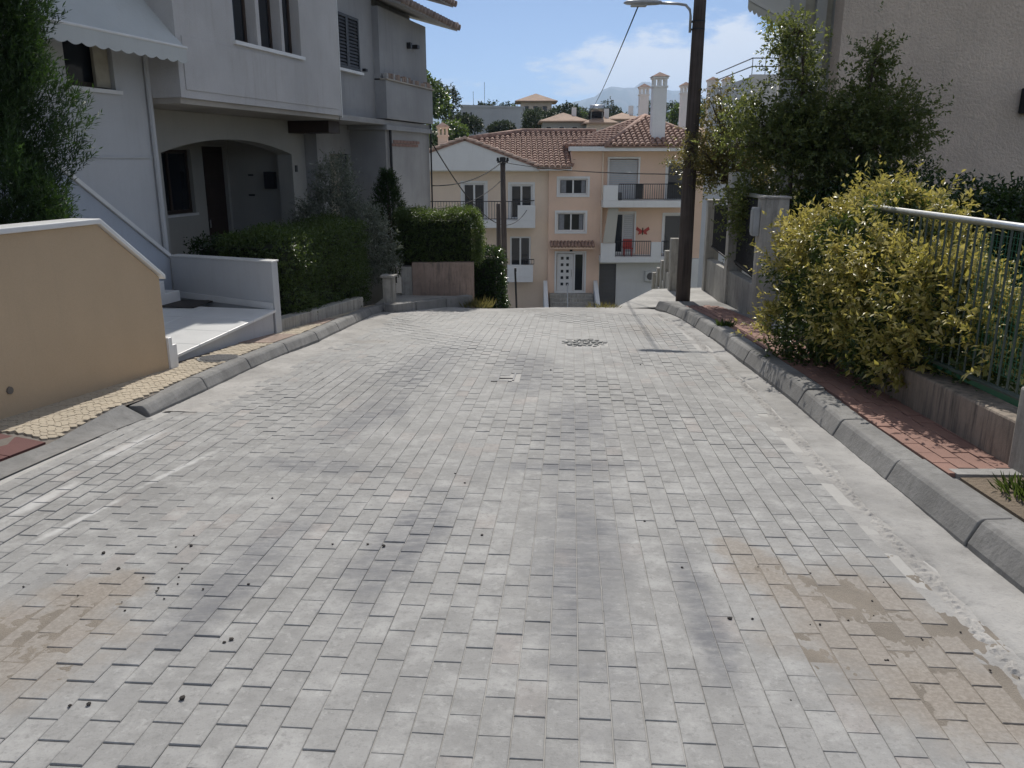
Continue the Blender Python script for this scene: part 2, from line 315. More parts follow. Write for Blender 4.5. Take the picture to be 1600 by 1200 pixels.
def leafobj(name, parts, mat, par=None, fold=.25):
    P, D, N, L, W = [np.concatenate([p[i] for p in parts]) for i in range(5)]
    o = bpy.data.objects.new(name, leaf_mesh(name, P, D, N, L, W, fold)); o.data.materials.append(M[mat]); COL.objects.link(o)
    if par: o.parent = par
    return o
def lumps(p, f, a, seed):
    r = np.random.default_rng(seed); s = np.zeros(len(p))
    for k in range(5):
        d = r.normal(0, 1, 3); d /= np.linalg.norm(d); s += np.sin(p @ d * f * (1 + .5 * k) + r.uniform(0, 6.3)) / (1 + .6 * k)
    return a * s / 2
def ell_pts(lobes, n, inner=.72, seed=1, lump=.18, freq=6):
    """points through the outer shell of a union of uneven ellipsoids"""
    vol = np.array([l[3] * l[4] + l[4] * l[5] + l[3] * l[5] for l in lobes]); cnt = (n * vol / vol.sum()).astype(int); Cs = []; Os = []
    for i, l in enumerate(lobes):
        c = np.array(l[:3]); r = np.array(l[3:6]); d = unit(RNG.normal(0, 1, (cnt[i], 3))); rr = RNG.uniform(inner, 1.03, cnt[i]) + lumps(c + d * r, freq, lump, seed)
        p = c + d * r * rr[:, None]; keep = np.ones(len(p), bool)
        for j, q in enumerate(lobes):
            if j != i: keep &= np.linalg.norm((p - np.array(q[:3])) / np.array(q[3:6]), axis=1) > .72
        Cs.append(p[keep]); Os.append(unit(d / r)[keep])
    return np.concatenate(Cs), np.concatenate(Os)
def box_pts(w, d, h, n, seed=3, depth=.14, lump=.05, round_=.1):
    """points in the clipped outer layer of a hedge box (local, base at z=0)"""
    A = np.array([w * h, w * h, d * h, d * h, w * d]); side = RNG.choice(5, n, p=A / A.sum()); u = RNG.uniform(-.5, .5, n); v = RNG.uniform(0, 1, n); k = -np.abs(RNG.normal(0, depth * .5, n))
    P = np.zeros((n, 3)); O = np.zeros((n, 3))
    for s, (ax, sg) in enumerate(((1, -1), (1, 1), (0, -1), (0, 1))):
        m = side == s
        if ax == 1: P[m] = np.stack([u[m] * w, np.full(m.sum(), sg * d / 2) + sg * k[m], v[m] * h], 1); O[m] = (0, sg, 0)
        else: P[m] = np.stack([np.full(m.sum(), sg * w / 2) + sg * k[m], u[m] * d, v[m] * h], 1); O[m] = (sg, 0, 0)
    m = side == 4; P[m] = np.stack([u[m] * w, (v[m] - .5) * d, h + k[m]], 1); O[m] = (0, 0, 1)
    e = np.maximum(0, P[:, 2] - (h - round_)); P[:, :2] *= (1 - .5 * (e[:, None] / max(.3, min(w, d))) ** 1.0)
    P += O * lumps(P, 5, lump, seed)[:, None]
    return P, O

# ------------------------------------------------------------------ the ground profile of the street
def g(y):
    if y < 9: return -.057 * y
    if y < 14.2: return -.513 - .075 * (y - 9)
    if y < 44: return -.903 - .21 * (y - 14.2)
    return -7.16
def wob(x, y): return .007 * math.sin(1.9 * x + .8 * y) + .006 * math.sin(1.1 * y - 2.3 * x + 1) + .004 * math.sin(4.1 * x + 2.2 * y)
def road_z(x, y):
    hump = .05 * math.exp(-((x + 3.0) / .5) ** 2 - ((y - 4.6) / 1.3) ** 2)
    return g(y) + wob(x, y) + hump - .012 * (abs(x + .3) / 2.5) ** 2
def lerp(pts, y):
    if y <= pts[0][0]: return pts[0][1]
    for a, b in zip(pts, pts[1:]):
        if y <= b[0]: return a[1] + (b[1] - a[1]) * (y - a[0]) / (b[0] - a[0])
    return pts[-1][1]
KR = [(-3, 1.86), (2, 2.1), (3.1, 2.16), (5.45, 2.28), (6.24, 2.36), (9.36, 2.5), (11.2, 2.58), (12.6, 2.61), (13.5, 2.55), (14.2, 2.42)]    # foot of right kerb
GR = [(-3, 1.33), (2.5, 1.73), (8.74, 2.22), (12, 2.36), (13.2, 2.3), (14.2, 2.0)]                     # edge of right gutter
KL = [(-3, -3.3), (4.5, -3.06), (5.6, -2.95), (6.4, -2.8), (7.5, -2.72), (8.47, -2.62), (9.94, -2.43), (13.0, -2.25), (13.6, -2.12), (14.2, -1.95)]  # foot of left kerb
GL = [(-3, -3.3), (5.8, -2.98), (6.5, -2.64), (7.7, -2.4), (10.86, -2.07), (13.2, -1.85), (14.2, -1.5)]
def sheet(name, left, right, y0, y1, zf, mat, nx=14, dy=.25):
    ys = np.arange(y0, y1 + 1e-6, dy); v = []; f = []
    for y in ys:
        a, b = left(y), right(y)
        for i in range(nx + 1): x = a + (b - a) * i / nx; v.append((x, y, zf(x, y)))
    for j in range(len(ys) - 1):
        for i in range(nx): k = j * (nx + 1) + i; f.append((k, k + 1, k + nx + 2, k + nx + 1))
    return MB().add(v, f).obj(name, mat, None, True, 0, False)
road = structure(sheet('road', lambda y: lerp(KL, y) - .1, lambda y: lerp(KR, y) + .1, -3, 14.2, lambda x, y: road_z(x, y) - .0056, 'bed', 30, .2))
for nm, l, r_, y0 in (('gutter', lambda y: lerp(GR, y) - .1, lambda y: lerp(KR, y) + .1, -3), ('gutter', lambda y: lerp(KL, y) - .08, lambda y: lerp(GL, y) + .05, 5.7)):
    rr = np.random.default_rng(3)
    gt = sheet(nm, l, r_, y0, 14.2, lambda x, y: road_z(x, y) - .006 + .006 * math.sin(9 * y + 5 * x) * math.sin(3.3 * y), 'gutter', 10, .1); gt.parent = road
# skim of cement over the right gutter, its edge crumbled away
from mathutils import noise as mn
def fbm(x, y, z=0): return mn.fractal(Vector((x, y, z)), 1.0, 2.0, 5)
ys = [1.2 + .015 * i for i in range(830)]; V = []; F = []
for y in ys:
    e = .05 * fbm(y * 1.3, 3) + .02 * fbm(y * 7, 9); x0 = lerp(GR, y) + .13 + e; x1 = lerp(KR, y) + .02; h = max(.001, .007 + .009 * fbm(y * .9, 20))
    for x, dz in ((x0 - .03, -.014), (x0 - .012 + .006 * fbm(y * 20, 1), h * .3), (x0 + .02, h), (x0 * .6 + x1 * .4, h), ((x0 + x1) / 2, h), (x1, h + .004)): V.append((x, y, road_z(x, y) + dz + .003 * fbm(x * 9, y * 9, 2)))
for i in range(len(ys) - 1):
    for k in range(5): a = i * 6 + k; F.append((a, a + 1, a + 7, a + 6))
MB().add(V, F).obj('gutter_skim', 'gutter', road, True, 0, False)
V = []; F = []; n = 14
for y in ys:
    w = .05 + .05 * max(0, fbm(y * .8, 40)); c0 = lerp(GR, y) + .05 + .04 * fbm(y * 1.1, 50)
    for k in range(n): t = k / (n - 1); x = c0 + (t - .35) * w * 1.6; V.append((x, y, road_z(x, y) - .005 + .016 * math.sin(math.pi * t) * (.4 + .7 * fbm(x * 24, y * 24, 5))))
for i in range(len(ys) - 1):
    for k in range(n - 1): a = i * n + k; F.append((a, a + 1, a + n + 1, a + n))
MB().add(V, F)  .obj('crumbled_mortar', 'gutter2', road, False, 0, False)
# ------------------------------------------------------------------ concrete pavers, one by one
PA = R(4.1); pc, ps = math.cos(PA), math.sin(PA); PWID, PLEN, GAP = .1045, .209, .0028
def paver_geo(w, l, z=-.03, gap=GAP):
    a, b, c = w / 2 - gap / 2, l / 2 - gap / 2, .0024
    v = [(-a, -b, z), (a, -b, z), (a, b, z), (-a, b, z), (-a, -b, -c), (a, -b, -c), (a, b, -c), (-a, b, -c), (-a + c, -b + c, 0), (a - c, -b + c, 0), (a - c, b - c, 0), (-a + c, b - c, 0)]
    f = []
    for r0 in (0, 4): f += [(r0 + i, r0 + (i + 1) % 4, r0 + 4 + (i + 1) % 4, r0 + 4 + i) for i in range(4)]
    return v, f + [(8, 9, 10, 11)]
PV, PF = paver_geo(PWID, PLEN)
slots = []
for i in range(-36, 30):
    for j in range(-4, 74):
        lx, ly = i * PWID, 1.0 + (j + .5 * (i % 2)) * PLEN
        x, y = lx * pc + ly * ps, -lx * ps + ly * pc
        if not .6 < y < 14.15: continue
        if x < lerp(GL, y) + .03 or x > lerp(GR, y) - .005: continue
        if (x - .9) ** 2 / .3 ** 2 + (y - 9.93) ** 2 / .33 ** 2 < 1: continue
        slots.append((x, y))
rr = random.Random(8); pose = []
for x, y in slots:
    if abs(x + .02) < .06 and abs(y - 7.72) < .12: continue           # one sunken paver in mid street
    pose.append((x, y, road_z(x, y) + rr.gauss(0, .0008), rr.gauss(0, .0045), rr.gauss(0, .0055), -PA + rr.gauss(0, .004)))
inview = lambda q: abs(q[0]) < (q[1] * .965 + .5) * .645 and q[1] > 1.95
near = sorted([q for q in pose if inview(q)], key=lambda q: q[0] ** 2 + q[1] ** 2)[:300]; nset = set(near)
pm = MB().add(PV, PF).mesh('paver'); pm.materials.append(M['paver'])
SL = -.057
for q in near:
    o = bpy.data.objects.new('paver', pm); o.location = q[:3]; o.rotation_euler = (SL + q[3], q[4], q[5]); COL.objects.link(o); o.parent = road
rest = [q for q in pose if q not in nset]
A = np.array(PV); V = []; F = []
from mathutils import Euler
for q in rest:
    sl = SL if q[1] < 9 else -.075
    m3 = np.array(Euler((sl + q[3], q[4], q[5])).to_matrix()); k = len(V); V += [tuple(p) for p in (A @ m3.T + np.array(q[:3]))]; F += [tuple(i + k for i in f) for f in PF]
po = MB().add(V, F).obj('paving', 'paver', road, False, 0, False); po['kind'] = 'stuff'
po['label'] = 'grey concrete pavers further along the street'
# patch of small cobbles round a covered manhole
rr = random.Random(2); cb = thing('cobble_patch', 'round patch of small rough cobbles let into the pavers down the street', 'cobble patch', (.9, 9.93, road_z(.9, 9.93)))
for k in range(46):
    a = k * 2.4; r0 = .285 * math.sqrt((k + .5) / 46); x, y = r0 * math.cos(a), r0 * 1.1 * math.sin(a); s = rr.uniform(.026, .036); n = 6; t0 = rr.uniform(0, 6)
    pts = [(x + s * rr.uniform(.8, 1.1) * math.cos(t0 + 6.283 * i / n), y + s * rr.uniform(.8, 1.1) * math.sin(t0 + 6.283 * i / n)) for i in range(n)]
    hz = rr.uniform(.0, .016); MB().xy(pts, -.03, lambda x, y: hz - .065 * y).obj('cobble', 'cob', cb)
# right kerb stones
def kerb_right(y0, y1, h=.145):
    rows = []; jx = random.uniform(-.008, .008); jz = random.uniform(-.006, .006)
    for y in (y0 + .006, y1 - .006):
        x = lerp(KR, y) + jx; z = g(y) + jz
        rows.append([(x, y, z - .1), (x + .005, y, z + .02), (x + .055, y, z + h - .02), (x + .075, y, z + h), (x + .22, y, z + h + .004), (x + .22, y, z - .1)])
    n = 6; v = rows[0] + rows[1]
    return MB().add(v, [tuple(range(n)), tuple(range(2 * n - 1, n - 1, -1))] + [(i, i + n, (i + 1) % n + n, (i + 1) % n) for i in range(n)])
def RPZ(x, y): return g(y) + .14
walk_r = structure(sheet('sidewalk_right', lambda y: lerp(KR, y) + .2, lambda y: max(3.35, lerp(KR, y) + .6) if y < 10 else 3.6, -3, 14.6, lambda x, y: g(y) + .118, 'kerb', 4, .4))
y = -2.2
while y < 14.0:
    L = .97 if y < 12.2 else .55
    o = kerb_right(y, min(y + L, 14.2), .145 + random.uniform(-.005, .005)).obj('kerb_stone', 'kerb', walk_r, False, .008); y += L
# red bricks on the right pavement
bv, bf = paver_geo(.107, .206, -.028, .007); bm_ = MB().add(bv, bf).mesh('paving_brick'); bm_.materials.append(M['red_brick'])
for j in range(52):
    for i in range(6):
        y = 4.42 + (j + .5 * (i % 2)) * .21 * .98; x = lerp(KR, y) + .29 + i * .107
        if y > 13.2 or x > 2.93 + (y - 4.86) * .07 + .05 and y < 9.6: continue
        if i > 4 and y > 9.6 or (y < 9.6 and i > 4 and x > 3.05): continue
        o = bpy.data.objects.new('paving_brick', bm_); o.location = (x, y, RPZ(x, y) + random.gauss(0, .0015)); o.rotation_euler = (-.06 + random.gauss(0, .008), random.gauss(0, .01), -R(2.6) + random.gauss(0, .01)); COL.objects.link(o); o.parent = walk_r
MB().xy([(2.5, 4.3), (3.0, 4.28), (3.0, 4.4), (2.5, 4.4)], lambda x, y: RPZ(x, y) - .05, lambda x, y: RPZ(x, y) + .004).obj('edging', 'gutter', walk_r)
MB().xy([(2.36, 1), (3.4, 1), (3.4, 4.27), (2.5, 4.27)], lambda x, y: RPZ(x, y) - .05, lambda x, y: RPZ(x, y) - .006).obj('bare_soil', 'soil', walk_r)
# left pavement
def LPZ(x, y): return g(y) + .115 - (.10 * max(0, min(1, (6.0 - y) / .7)) * (1 - max(0, min(1, (-3.06 - x) / .35))) if y < 6.0 else 0)
PB = [(-3, -5.3), (3.5, -4.2), (5.62, -3.69), (7.56, -3.26), (9.94, -2.91), (13.2, -2.4), (14.2, -2.2)]      # back edge (property line)
walk_l = structure(sheet('sidewalk_left', lambda y: lerp(PB, y) - .15, lambda y: lerp(KL, y) - .16, -3, 14.0, lambda x, y: LPZ(x, y) - .014, 'joint', 10, .15))
y = 6.15
while y < 13.4:
    L = .98; rows = []
    for yy in (y + .006, y + L - .006):
        x = lerp(KL, yy); z = g(yy); s = .75 if (yy < 6.3) else 1; h = .118 * s
        rows.append([(x, yy, z - .1), (x - .005, yy, z + .02), (x - .04, yy, z + h - .02), (x - .06, yy, z + h), (x - .17, yy, z + h), (x - .17, yy, z - .1)])
    n = 6; MB().add(rows[0] + rows[1], [tuple(range(n)), tuple(range(2 * n - 1, n - 1, -1))] + [(i, i + n, (i + 1) % n + n, (i + 1) % n) for i in range(n)]).obj('kerb_stone', 'kerb', walk_l, False, .008); y += L
# dropped kerb strip at the driveway
sheet('dropped_kerb', lambda y: lerp(KL, y) - .16, lambda y: lerp(KL, y) + .02, -1, 6.16, lambda x, y: (lambda t: (road_z(x, y) + .004) * t + (LPZ(x, y) + .003) * (1 - t))(max(0, min(1, (x - lerp(KL, y) + .16) / .18))), 'kerb', 5, .12).parent = walk_l
# crazy tiles with irregular edges
hexs = []; rr = random.Random(6); S = .031; jit = {}
def hv(x, y):
    k = (round(x * 300), round(y * 300))
    for a in (-1, 0, 1):
        for b in (-1, 0, 1):
            if (k[0] + a, k[1] + b) in jit: return jit[(k[0] + a, k[1] + b)]
    jit[k] = (x + rr.uniform(-.01, .01), y + rr.uniform(-.01, .01)); return jit[k]
for i in range(-2, 48):
    for j in range(0, 196):
        cx = -4.4 + i * S * math.sqrt(3) + (j % 2) * S * math.sqrt(3) / 2; cy = 4.6 + j * S * 1.5
        if cx > lerp(KL, cy) - .19 or cx < lerp(PB, cy) - .05 or cy > 13.6: continue
        if cy < 5.3 or (9.1 < cy < 9.9) or (10.9 < cy < 11.6): continue
        if (cx + 2.985) ** 2 + (cy - 8.12) ** 2 < .23 ** 2: continue
        hexs.append((cx, cy))
def hexgeo(cx, cy):
    vs_ = [hv(cx + S * math.cos(math.pi / 6 + k * math.pi / 3), cy + S * math.sin(math.pi / 6 + k * math.pi / 3)) for k in range(6)]
    return [(cx + (x - cx) * .93, cy + (y - cy) * .93) for x, y in vs_]
hexs.sort(key=lambda q: q[1]); restm = MB()
for k, (cx, cy) in enumerate(hexs):
    pts = hexgeo(cx, cy); dz = rr.uniform(-.002, .002)
    if k < 300: MB().xy(pts, lambda x, y: LPZ(x, y) - .02, lambda x, y: LPZ(x, y) + dz).obj('crazy_tile', 'tan_tile', walk_l)
    else: restm.xy(pts, lambda x, y: LPZ(x, y) - .02, lambda x, y: LPZ(x, y) + dz)
if restm.v: restm.obj('crazy_paving', 'tan_tile', walk_l)['kind'] = 'stuff'
for (y0, y1) in ((4.2, 4.55), (4.56, 4.91), (4.92, 5.27)):
    for (a, b) in ((.0, .33), (.34, .67)):
        q = lambda y, t: (lerp(KL, y) - .19 - t, y)
        MB().xy([q(y0, b), q(y0, a), q(y1, a), q(y1, b)], lambda x, y: LPZ(x, y) - .02, lambda x, y: LPZ(x, y) + .002).obj('ribbed_tile', 'maroon', walk_l)
for (y0, y1) in ((9.12, 9.88), (10.92, 11.58)):
    q = lambda y, t: (lerp(KL, y) - .19 - t, y); MB().xy([q(y0, .4), q(y0, 0), q(y1, 0), q(y1, .4)], lambda x, y: LPZ(x, y) - .02, lambda x, y: LPZ(x, y) + .001).obj('brown_tile', 'stain_wall', walk_l)
# round manhole cover
mh = thing('manhole_cover', 'round ribbed iron manhole cover in the yellow crazy paving beside the marble porch', 'manhole cover', (-2.985, 8.12, LPZ(-2.985, 8.12)), 0)
mh.rotation_euler = (-.057, 0, 0)
ring = [(.19 * math.cos(k * math.pi / 16), .19 * math.sin(k * math.pi / 16)) for k in range(32)]
MB().xy([(x * 1.12, y * 1.12) for x, y in ring], -.03, .002).obj('frame', 'kerb', mh); MB().xy(ring, -.02, .006).obj('lid', 'cast', mh)
rb = MB()
for k in range(-6, 7):
    w = math.sqrt(max(0, .18 ** 2 - (k * .027) ** 2)); rb.box(-w, w, k * .027 - .006, k * .027 + .006, .006, .011)
rb.obj('rib', 'cast', mh)
# concrete kerb and bank at the corner down the street on the left
co = structure(MB().xy([(-2.35, 13.55), (-1.98, 13.5), (-1.5, 14.0), (-.75, 14.75), (-.8, 15.2), (-2.3, 15.4)], -2.5, lambda x, y: -.77 - .02 * (x + 2) - .03 * (y - 13.5)).obj('pavement_corner', 'apron', None, False, .01))
cs = [(-2.12, 13.42), (-1.95, 13.36), (-1.62, 13.72), (-1.15, 14.2), (-.7, 14.62)]
for k, (a, b) in enumerate(zip(cs, cs[1:])):
    dx, dy = b[0] - a[0], b[1] - a[1]; l = math.hypot(dx, dy); nx, ny = -dy / l * .16, dx / l * .16; e = .006 / l
    a2 = (a[0] + dx * e, a[1] + dy * e); b2 = (b[0] - dx * e, b[1] - dy * e)
    MB().xy([a2, b2, (b2[0] + nx, b2[1] + ny), (a2[0] + nx, a2[1] + ny)], -1.4, lambda x, y: -.70 - .03 * (x + 2) - .01 * (y - 13.4)).obj('kerb_stone', 'kerb', co, False, .012)
ap = structure(MB().xy([(1.75, 14.21), (2.6, 14.3), (4.2, 14.62), (4.4, 17.4), (3.0, 17.4), (2.3, 15.6)], -3, lambda x, y: -.90 - .055 * (y - 14.2) + .03 * (x - 2.4)).obj('ramp_apron', 'apron', None, False, .01))

# ------------------------------------------------------------------ terrain, lower street, mountains
def terrain(x, y):
    if y < 14.2: z = g(y) - (.25 if -4.6 < x < 4 else .12)
    elif y < 44: z = g(y) - .12
    elif y < 64: z = -7.3
    elif y < 100: z = -7.3 + 11.0 * ((y - 64) / 36) ** 1.2
    elif y < 220: z = 3.7 + 5.5 * (y - 100) / 120
    elif y < 500: z = 9.2 - 28 * (y - 220) / 280
    else: z = -18.8
    if y > 60: z += 1.2 * math.sin(x * .06 + y * .03) * min(1, (y - 60) / 40)
    if y > 90 and x < -6: z += min(4, (-6 - x) * .05)
    return z
xs = sorted(set([-9000, -4000, -1500, -600, -250, -120] + list(range(-80, 81, 4)) + [120, 250, 600, 1500, 4000, 9000])); ys = [-400, -150, -60, -20, -8] + list(np.arange(0, 14.2, 2)) + [14.19, 16, 20, 25, 30, 36, 44] + list(range(48, 130, 4)) + [140, 160, 190, 220, 300, 400, 500, 900, 2000, 5000, 9000, 13000]
v = [(x, y, terrain(x, y)) for y in ys for x in xs]; nx = len(xs)
structure(MB().add(v, [(j * nx + i, j * nx + i + 1, (j + 1) * nx + i + 1, (j + 1) * nx + i) for j in range(len(ys) - 1) for i in range(nx - 1)]).obj('ground', 'land', None, False, 0, False))
structure(sheet('lower_street', lambda y: -1.9 - .06 * (y - 14), lambda y: 2.6 + .05 * (y - 14), 14.2, 45, lambda x, y: g(y) + .0, 'apron', 4, .8))
# mountain range: ridge heights by bearing
rid = [(-70, 380), (-40, 430), (-20, 420), (-9, 395), (-5, 500), (-2.5, 465), (0, 440), (3, 560), (5, 640), (7, 760), (9, 765), (11, 700), (13, 600), (16, 520), (22, 560), (40, 450), (70, 380)]
v = []; az = np.arange(-70, 70.1, .5); prof = [(6200, 0.), (7000, .28), (7800, .6), (8600, .88), (9300, 1.), (10400, .6), (12200, 0.)]
for a in az:
    h = lerp(rid, a) * (1 + .02 * math.sin(a * 3.1) + .012 * math.sin(a * 7.7))
    for k, (d, t) in enumerate(prof):
        dd = d * (1 + .03 * math.sin(a * 2.2 + k)); v.append((dd * math.sin(R(a)), dd * math.cos(R(a)), -20 + (h + 20) * t * (1 + .06 * math.sin(a * 5.3 + k * 2.1) * (0 < t < 1))))
n = len(prof); structure(MB().add(v, [(i * n + k, (i + 1) * n + k, (i + 1) * n + k + 1, i * n + k + 1) for i in range(len(az) - 1) for k in range(n - 1)]).obj('mountains', 'mountain', None, True, 0, False))
# ------------------------------------------------------------------ LEFT: beige wall and marble porch
W = thing('garden_wall', 'beige rendered wall with white sloping stone coping beside the porch steps', 'garden wall', **frame(-3.26, 7.56, 12.5))
MB().uz([(-6.5, -.6), (0, -.75), (0, .56), (-.73, 1.09), (-6.5, 1.09)], 0, .2).obj('wall', 'beige', W, False, .006)
MB().uz([(-6.55, 1.092), (-.725, 1.092), (.05, .53), (.05, .573), (-.715, 1.135), (-6.55, 1.135)], -.035, .24).obj('coping', 'marble', W, False, .008)
MB().tube([(-1.86, .02, -.02), (-1.86, -.012, -.02)], .028, 12).obj('drain_hole', 'joint', W)
MB().box(.002, .06, -.02, .22, -.6, -.02).box(.06, .13, -.015, .2, -.6, -.1).obj('end_block', 'marble', W, False, .005)
def clip(poly, hp):
    for (ax, ay, bx, by) in hp:                     # keep left of a->b
        out = []; n = len(poly)
        for i in range(n):
            p, q = poly[i], poly[(i + 1) % n]; dp = (bx - ax) * (p[1] - ay) - (by - ay) * (p[0] - ax); dq = (bx - ax) * (q[1] - ay) - (by - ay) * (q[0] - ax)
            if dp >= 0: out.append(p)
            if dp * dq < 0: t = dp / (dp - dq); out.append((p[0] + (q[0] - p[0]) * t, p[1] + (q[1] - p[1]) * t))
        poly = out
        if len(poly) < 3: return None
    return poly
PO = thing('entrance_porch', 'white marble entrance landing with steps and low white side wall', 'porch', **frame(-2.91, 9.94, 12))
MB().uz([(-2.2, -.7), (0, -.8), (0, -.2), (-2.2, -.3)], .03, 1.8).obj('base', 'white_r', PO)
for i in range(4):
    for j in range(2):
        u0, u1, y0, y1 = -2.22 + i * .555, -2.22 + (i + 1) * .555 - .005, (.0, .905)[j], (.9, 1.8)[j]
        MB().xy([(u0, y0 - .02 * (j == 0)), (u1, y0 - .02 * (j == 0)), (u1, y1), (u0, y1)], lambda u, y: -.2 + .045 * u - .005 + .003, lambda u, y: -.17 + .045 * u).obj('floor_slab', 'marble', PO, False, .004)
dv = MB().xy([(.0, .0), (.15, .0), (.78, 1.78), (.63, 1.8)], -.7, lambda u, y: .40 - .02 * y); dv.obj('side_wall', 'white_r', PO, False, .006)
MB().xy([(-.012, -.012), (.162, -.012), (.79, 1.78), (.62, 1.8)], lambda u, y: .401 - .02 * y, lambda u, y: .42 - .02 * y).obj('side_wall_coping', 'marble', PO, False, .004)
MB().xy([(-.014, .02), (-.002, .02), (.62, 1.79), (.608, 1.79)], -.17, -.09).obj('skirting', 'marble', PO)
dm = tag(MB().box(-.62, .12, -.26, .26, 0, .012).obj('doormat', 'mat', None, False, .004), 'dark doormat lying on the marble landing', 'doormat'); dm.location = (-4.02, 10.3, -.168); dm.rotation_euler = (0, -.0, R(-8))
ST = thing('outdoor_staircase', 'white outdoor stair climbing along the house behind the beige wall', 'staircase', **frame(-4.55, 10.9, 14))
for k in range(2): MB().box(-1.6 - .3 * k, -.3 - .29 * k, -.34, -.002, -.75 if k == 0 else -.19 + .165 * k, -.19 + .165 * (k + 1)).obj('step', 'marble', ST, False, .006)
MB().uz([(-3.2, -.75), (.02, -.75), (.02, .34), (-3.2, 2.54)], 0, .12).obj('parapet', 'blue_grey', ST, False, .006)
MB().uz([(.03, .342), (-3.2, 2.545), (-3.2, 2.6), (.03, .40)], -.03, .17).obj('parapet_coping', 'white', ST, False, .004)
# ---- white house at the far left
HW = thing('house', 'white rendered house with a scalloped awning behind the tall conifer', 'house', **frame(-4.75, 10.95, 14))
weld(wallgrid(MB(), -9, .3, -3, 5.3, .0, .3, [(-1.15, -.36, 2.42, 3.3)]).obj('wall', 'white_r', HW))
MB().box(-9, .29, .35, 6, -3, 5.28).obj('house_body', 'white_r', HW)
w = window(HW, -1.14, -.37, 2.43, 3.29, .12, 'dark_wood', 1, .06); MB().box(-.62, -.38, .05, .09, 2.44, 3.28).obj('shutter', 'board', HW); MB().box(-1.2, -.3, -.05, .11, 2.37, 2.415).obj('sill', 'marble', HW)
MB().tube([(.2, -.04, -.4), (.2, -.04, 5.2)], .035).obj('downpipe', 'white_r', HW)
MB().box(-9, .26, -.02, .0, 1.62, 1.64).obj('string_course', 'white_r', HW)
aw = MB(); n = 26
top = [(-2.4 + k * 2.62 / n) for k in range(n + 1)]
aw.add([(-2.4, -.02, 3.62), (.22, -.02, 3.62), (.22, -.62, 2.95), (-2.4, -.62, 2.95), (-2.4, .0, 3.6), (.22, .0, 3.6), (.22, -.6, 2.935), (-2.4, -.6, 2.935)], [(0, 1, 2, 3), (7, 6, 5, 4), (0, 3, 7, 4), (1, 5, 6, 2), (3, 2, 6, 7)])
ao = aw.obj('awning', 'awning', HW)
V = []; F = []
for k in range(n * 4 + 1):
    u = -2.4 + k * 2.62 / (n * 4); dz = .16 + .03 * abs(math.sin(k * math.pi / 8)); V += [(u, -.63, 2.95), (u, -.635, 2.95 - dz)]
for k in range(n * 4): F.append((2 * k, 2 * k + 2, 2 * k + 3, 2 * k + 1))
val = MB().add(V, F).obj('valance', 'awning', ao); sm = val.modifiers.new('thick', 'SOLIDIFY'); sm.thickness = .006
MB().tube([(-2.42, -.625, 2.955), (.24, -.625, 2.955)], .018).obj('awning_bar', 'white', ao)
# ---- arched house with the overhanging bay
HA = thing('house', 'pale house with an arched porch under an overhanging upper storey', 'house', **frame(-4.3, 10.67, 14))
slots_ = [(1.73, 2.33, 3.22, 4.62), (2.43, 3.05, 3.22, 4.62), (3.13, 3.66, 3.22, 4.62)]
weld(wallgrid(MB(), .37, 5.05, 2.37, 4.85, .0, .22, slots_).obj('bay_wall', 'white_bay', HA))
MB().box(.37, .57, .22, 1.15, 2.37, 4.85).obj('bay_side', 'white_bay', HA); MB().box(4.87, 5.05, .22, 1.15, 2.37, 4.85).obj('bay_side', 'white_bay', HA)
MB().box(.40, 5.02, .04, 1.15, 2.30, 2.368).obj('soffit', 'soffit', HA)
MB().box(.48, 4.92, -.012, -.001, 2.47, 3.12).obj('rough_panel', 'white_bay', HA, False, .004)
MB().box(1.68, 3.72, -.04, .1, 3.165, 3.215).obj('sill', 'marble', HA)
for a, b, c, d in slots_: window(HA, a + .003, b - .003, c + .003, d, .16, 'dark_wood', 1, .05)
MB().box(5.052, 5.075, -.01, .05, 2.34, 4.85).obj('corner_trim', 'white', HA)
MB().box(.3, 5.1, .05, 6, 4.85, 5.0).obj('roof_slab', 'white_bay', HA); MB().box(.4, 2.9, .02, 6, 5.002, 7.2).obj('unseen_shade_block', 'cream_r', HA); MB().box(.57, 4.87, 1.4, 6, 2.42, 4.84).obj('upper_body', 'cream_r', HA)  # upper block above the bay is unseen, added to shade the neighbouring awning
arch = [(1.0, -3), (1.4, -3), (1.4, 1.69)]
for k in range(25): t = math.pi * k / 24; arch.append((3.315 - 1.915 * (1 - 2 * k / 24), 1.70 + .225 * (1 - (1 - 2 * k / 24) ** 2)))
arch += [(5.23, 1.69), (5.23, -3), (5.76, -3), (5.76, 2.298), (1.0, 2.298)]
MB().uz(arch, 1.15, 1.45).obj('arch_wall', 'cream_r', HA)
weld(wallgrid(MB(), 1.0, 5.75, -3, 2.29, 2.65, 2.85, [(3.08, 4.27, .66, 1.78), (4.62, 5.38, -.7, 1.85)]).obj('porch_back_wall', 'cream_r', HA))
MB().box(5.45, 5.75, 1.452, 2.648, -3, 2.295).obj('porch_side_wall', 'cream_r', HA); MB().box(1.0, 1.2, 1.452, 2.648, -3, 2.295).obj('porch_side_wall', 'cream_r', HA)
MB().box(1.2, 5.45, 1.2, 2.65, -1, -.7).obj('porch_floor', 'marble', HA); MB().box(1.0, 5.75, 1.452, 2.85, 2.302, 2.365).obj('porch_ceiling', 'cream_r', HA)
window(HA, 3.085, 4.265, .665, 1.775, 2.72, 'dark_wood', 2, .06, sill=.09)
d = MB().box(4.625, 5.375, 2.72, 2.77, -.7, 1.845).obj('door', 'dark_wood', HA)
for z in (-.55, .1, .75, 1.3): MB().box(4.72, 5.28, 2.7, 2.719, z, z + .42).obj('door_panel', 'dark_wood', d, False, .006)
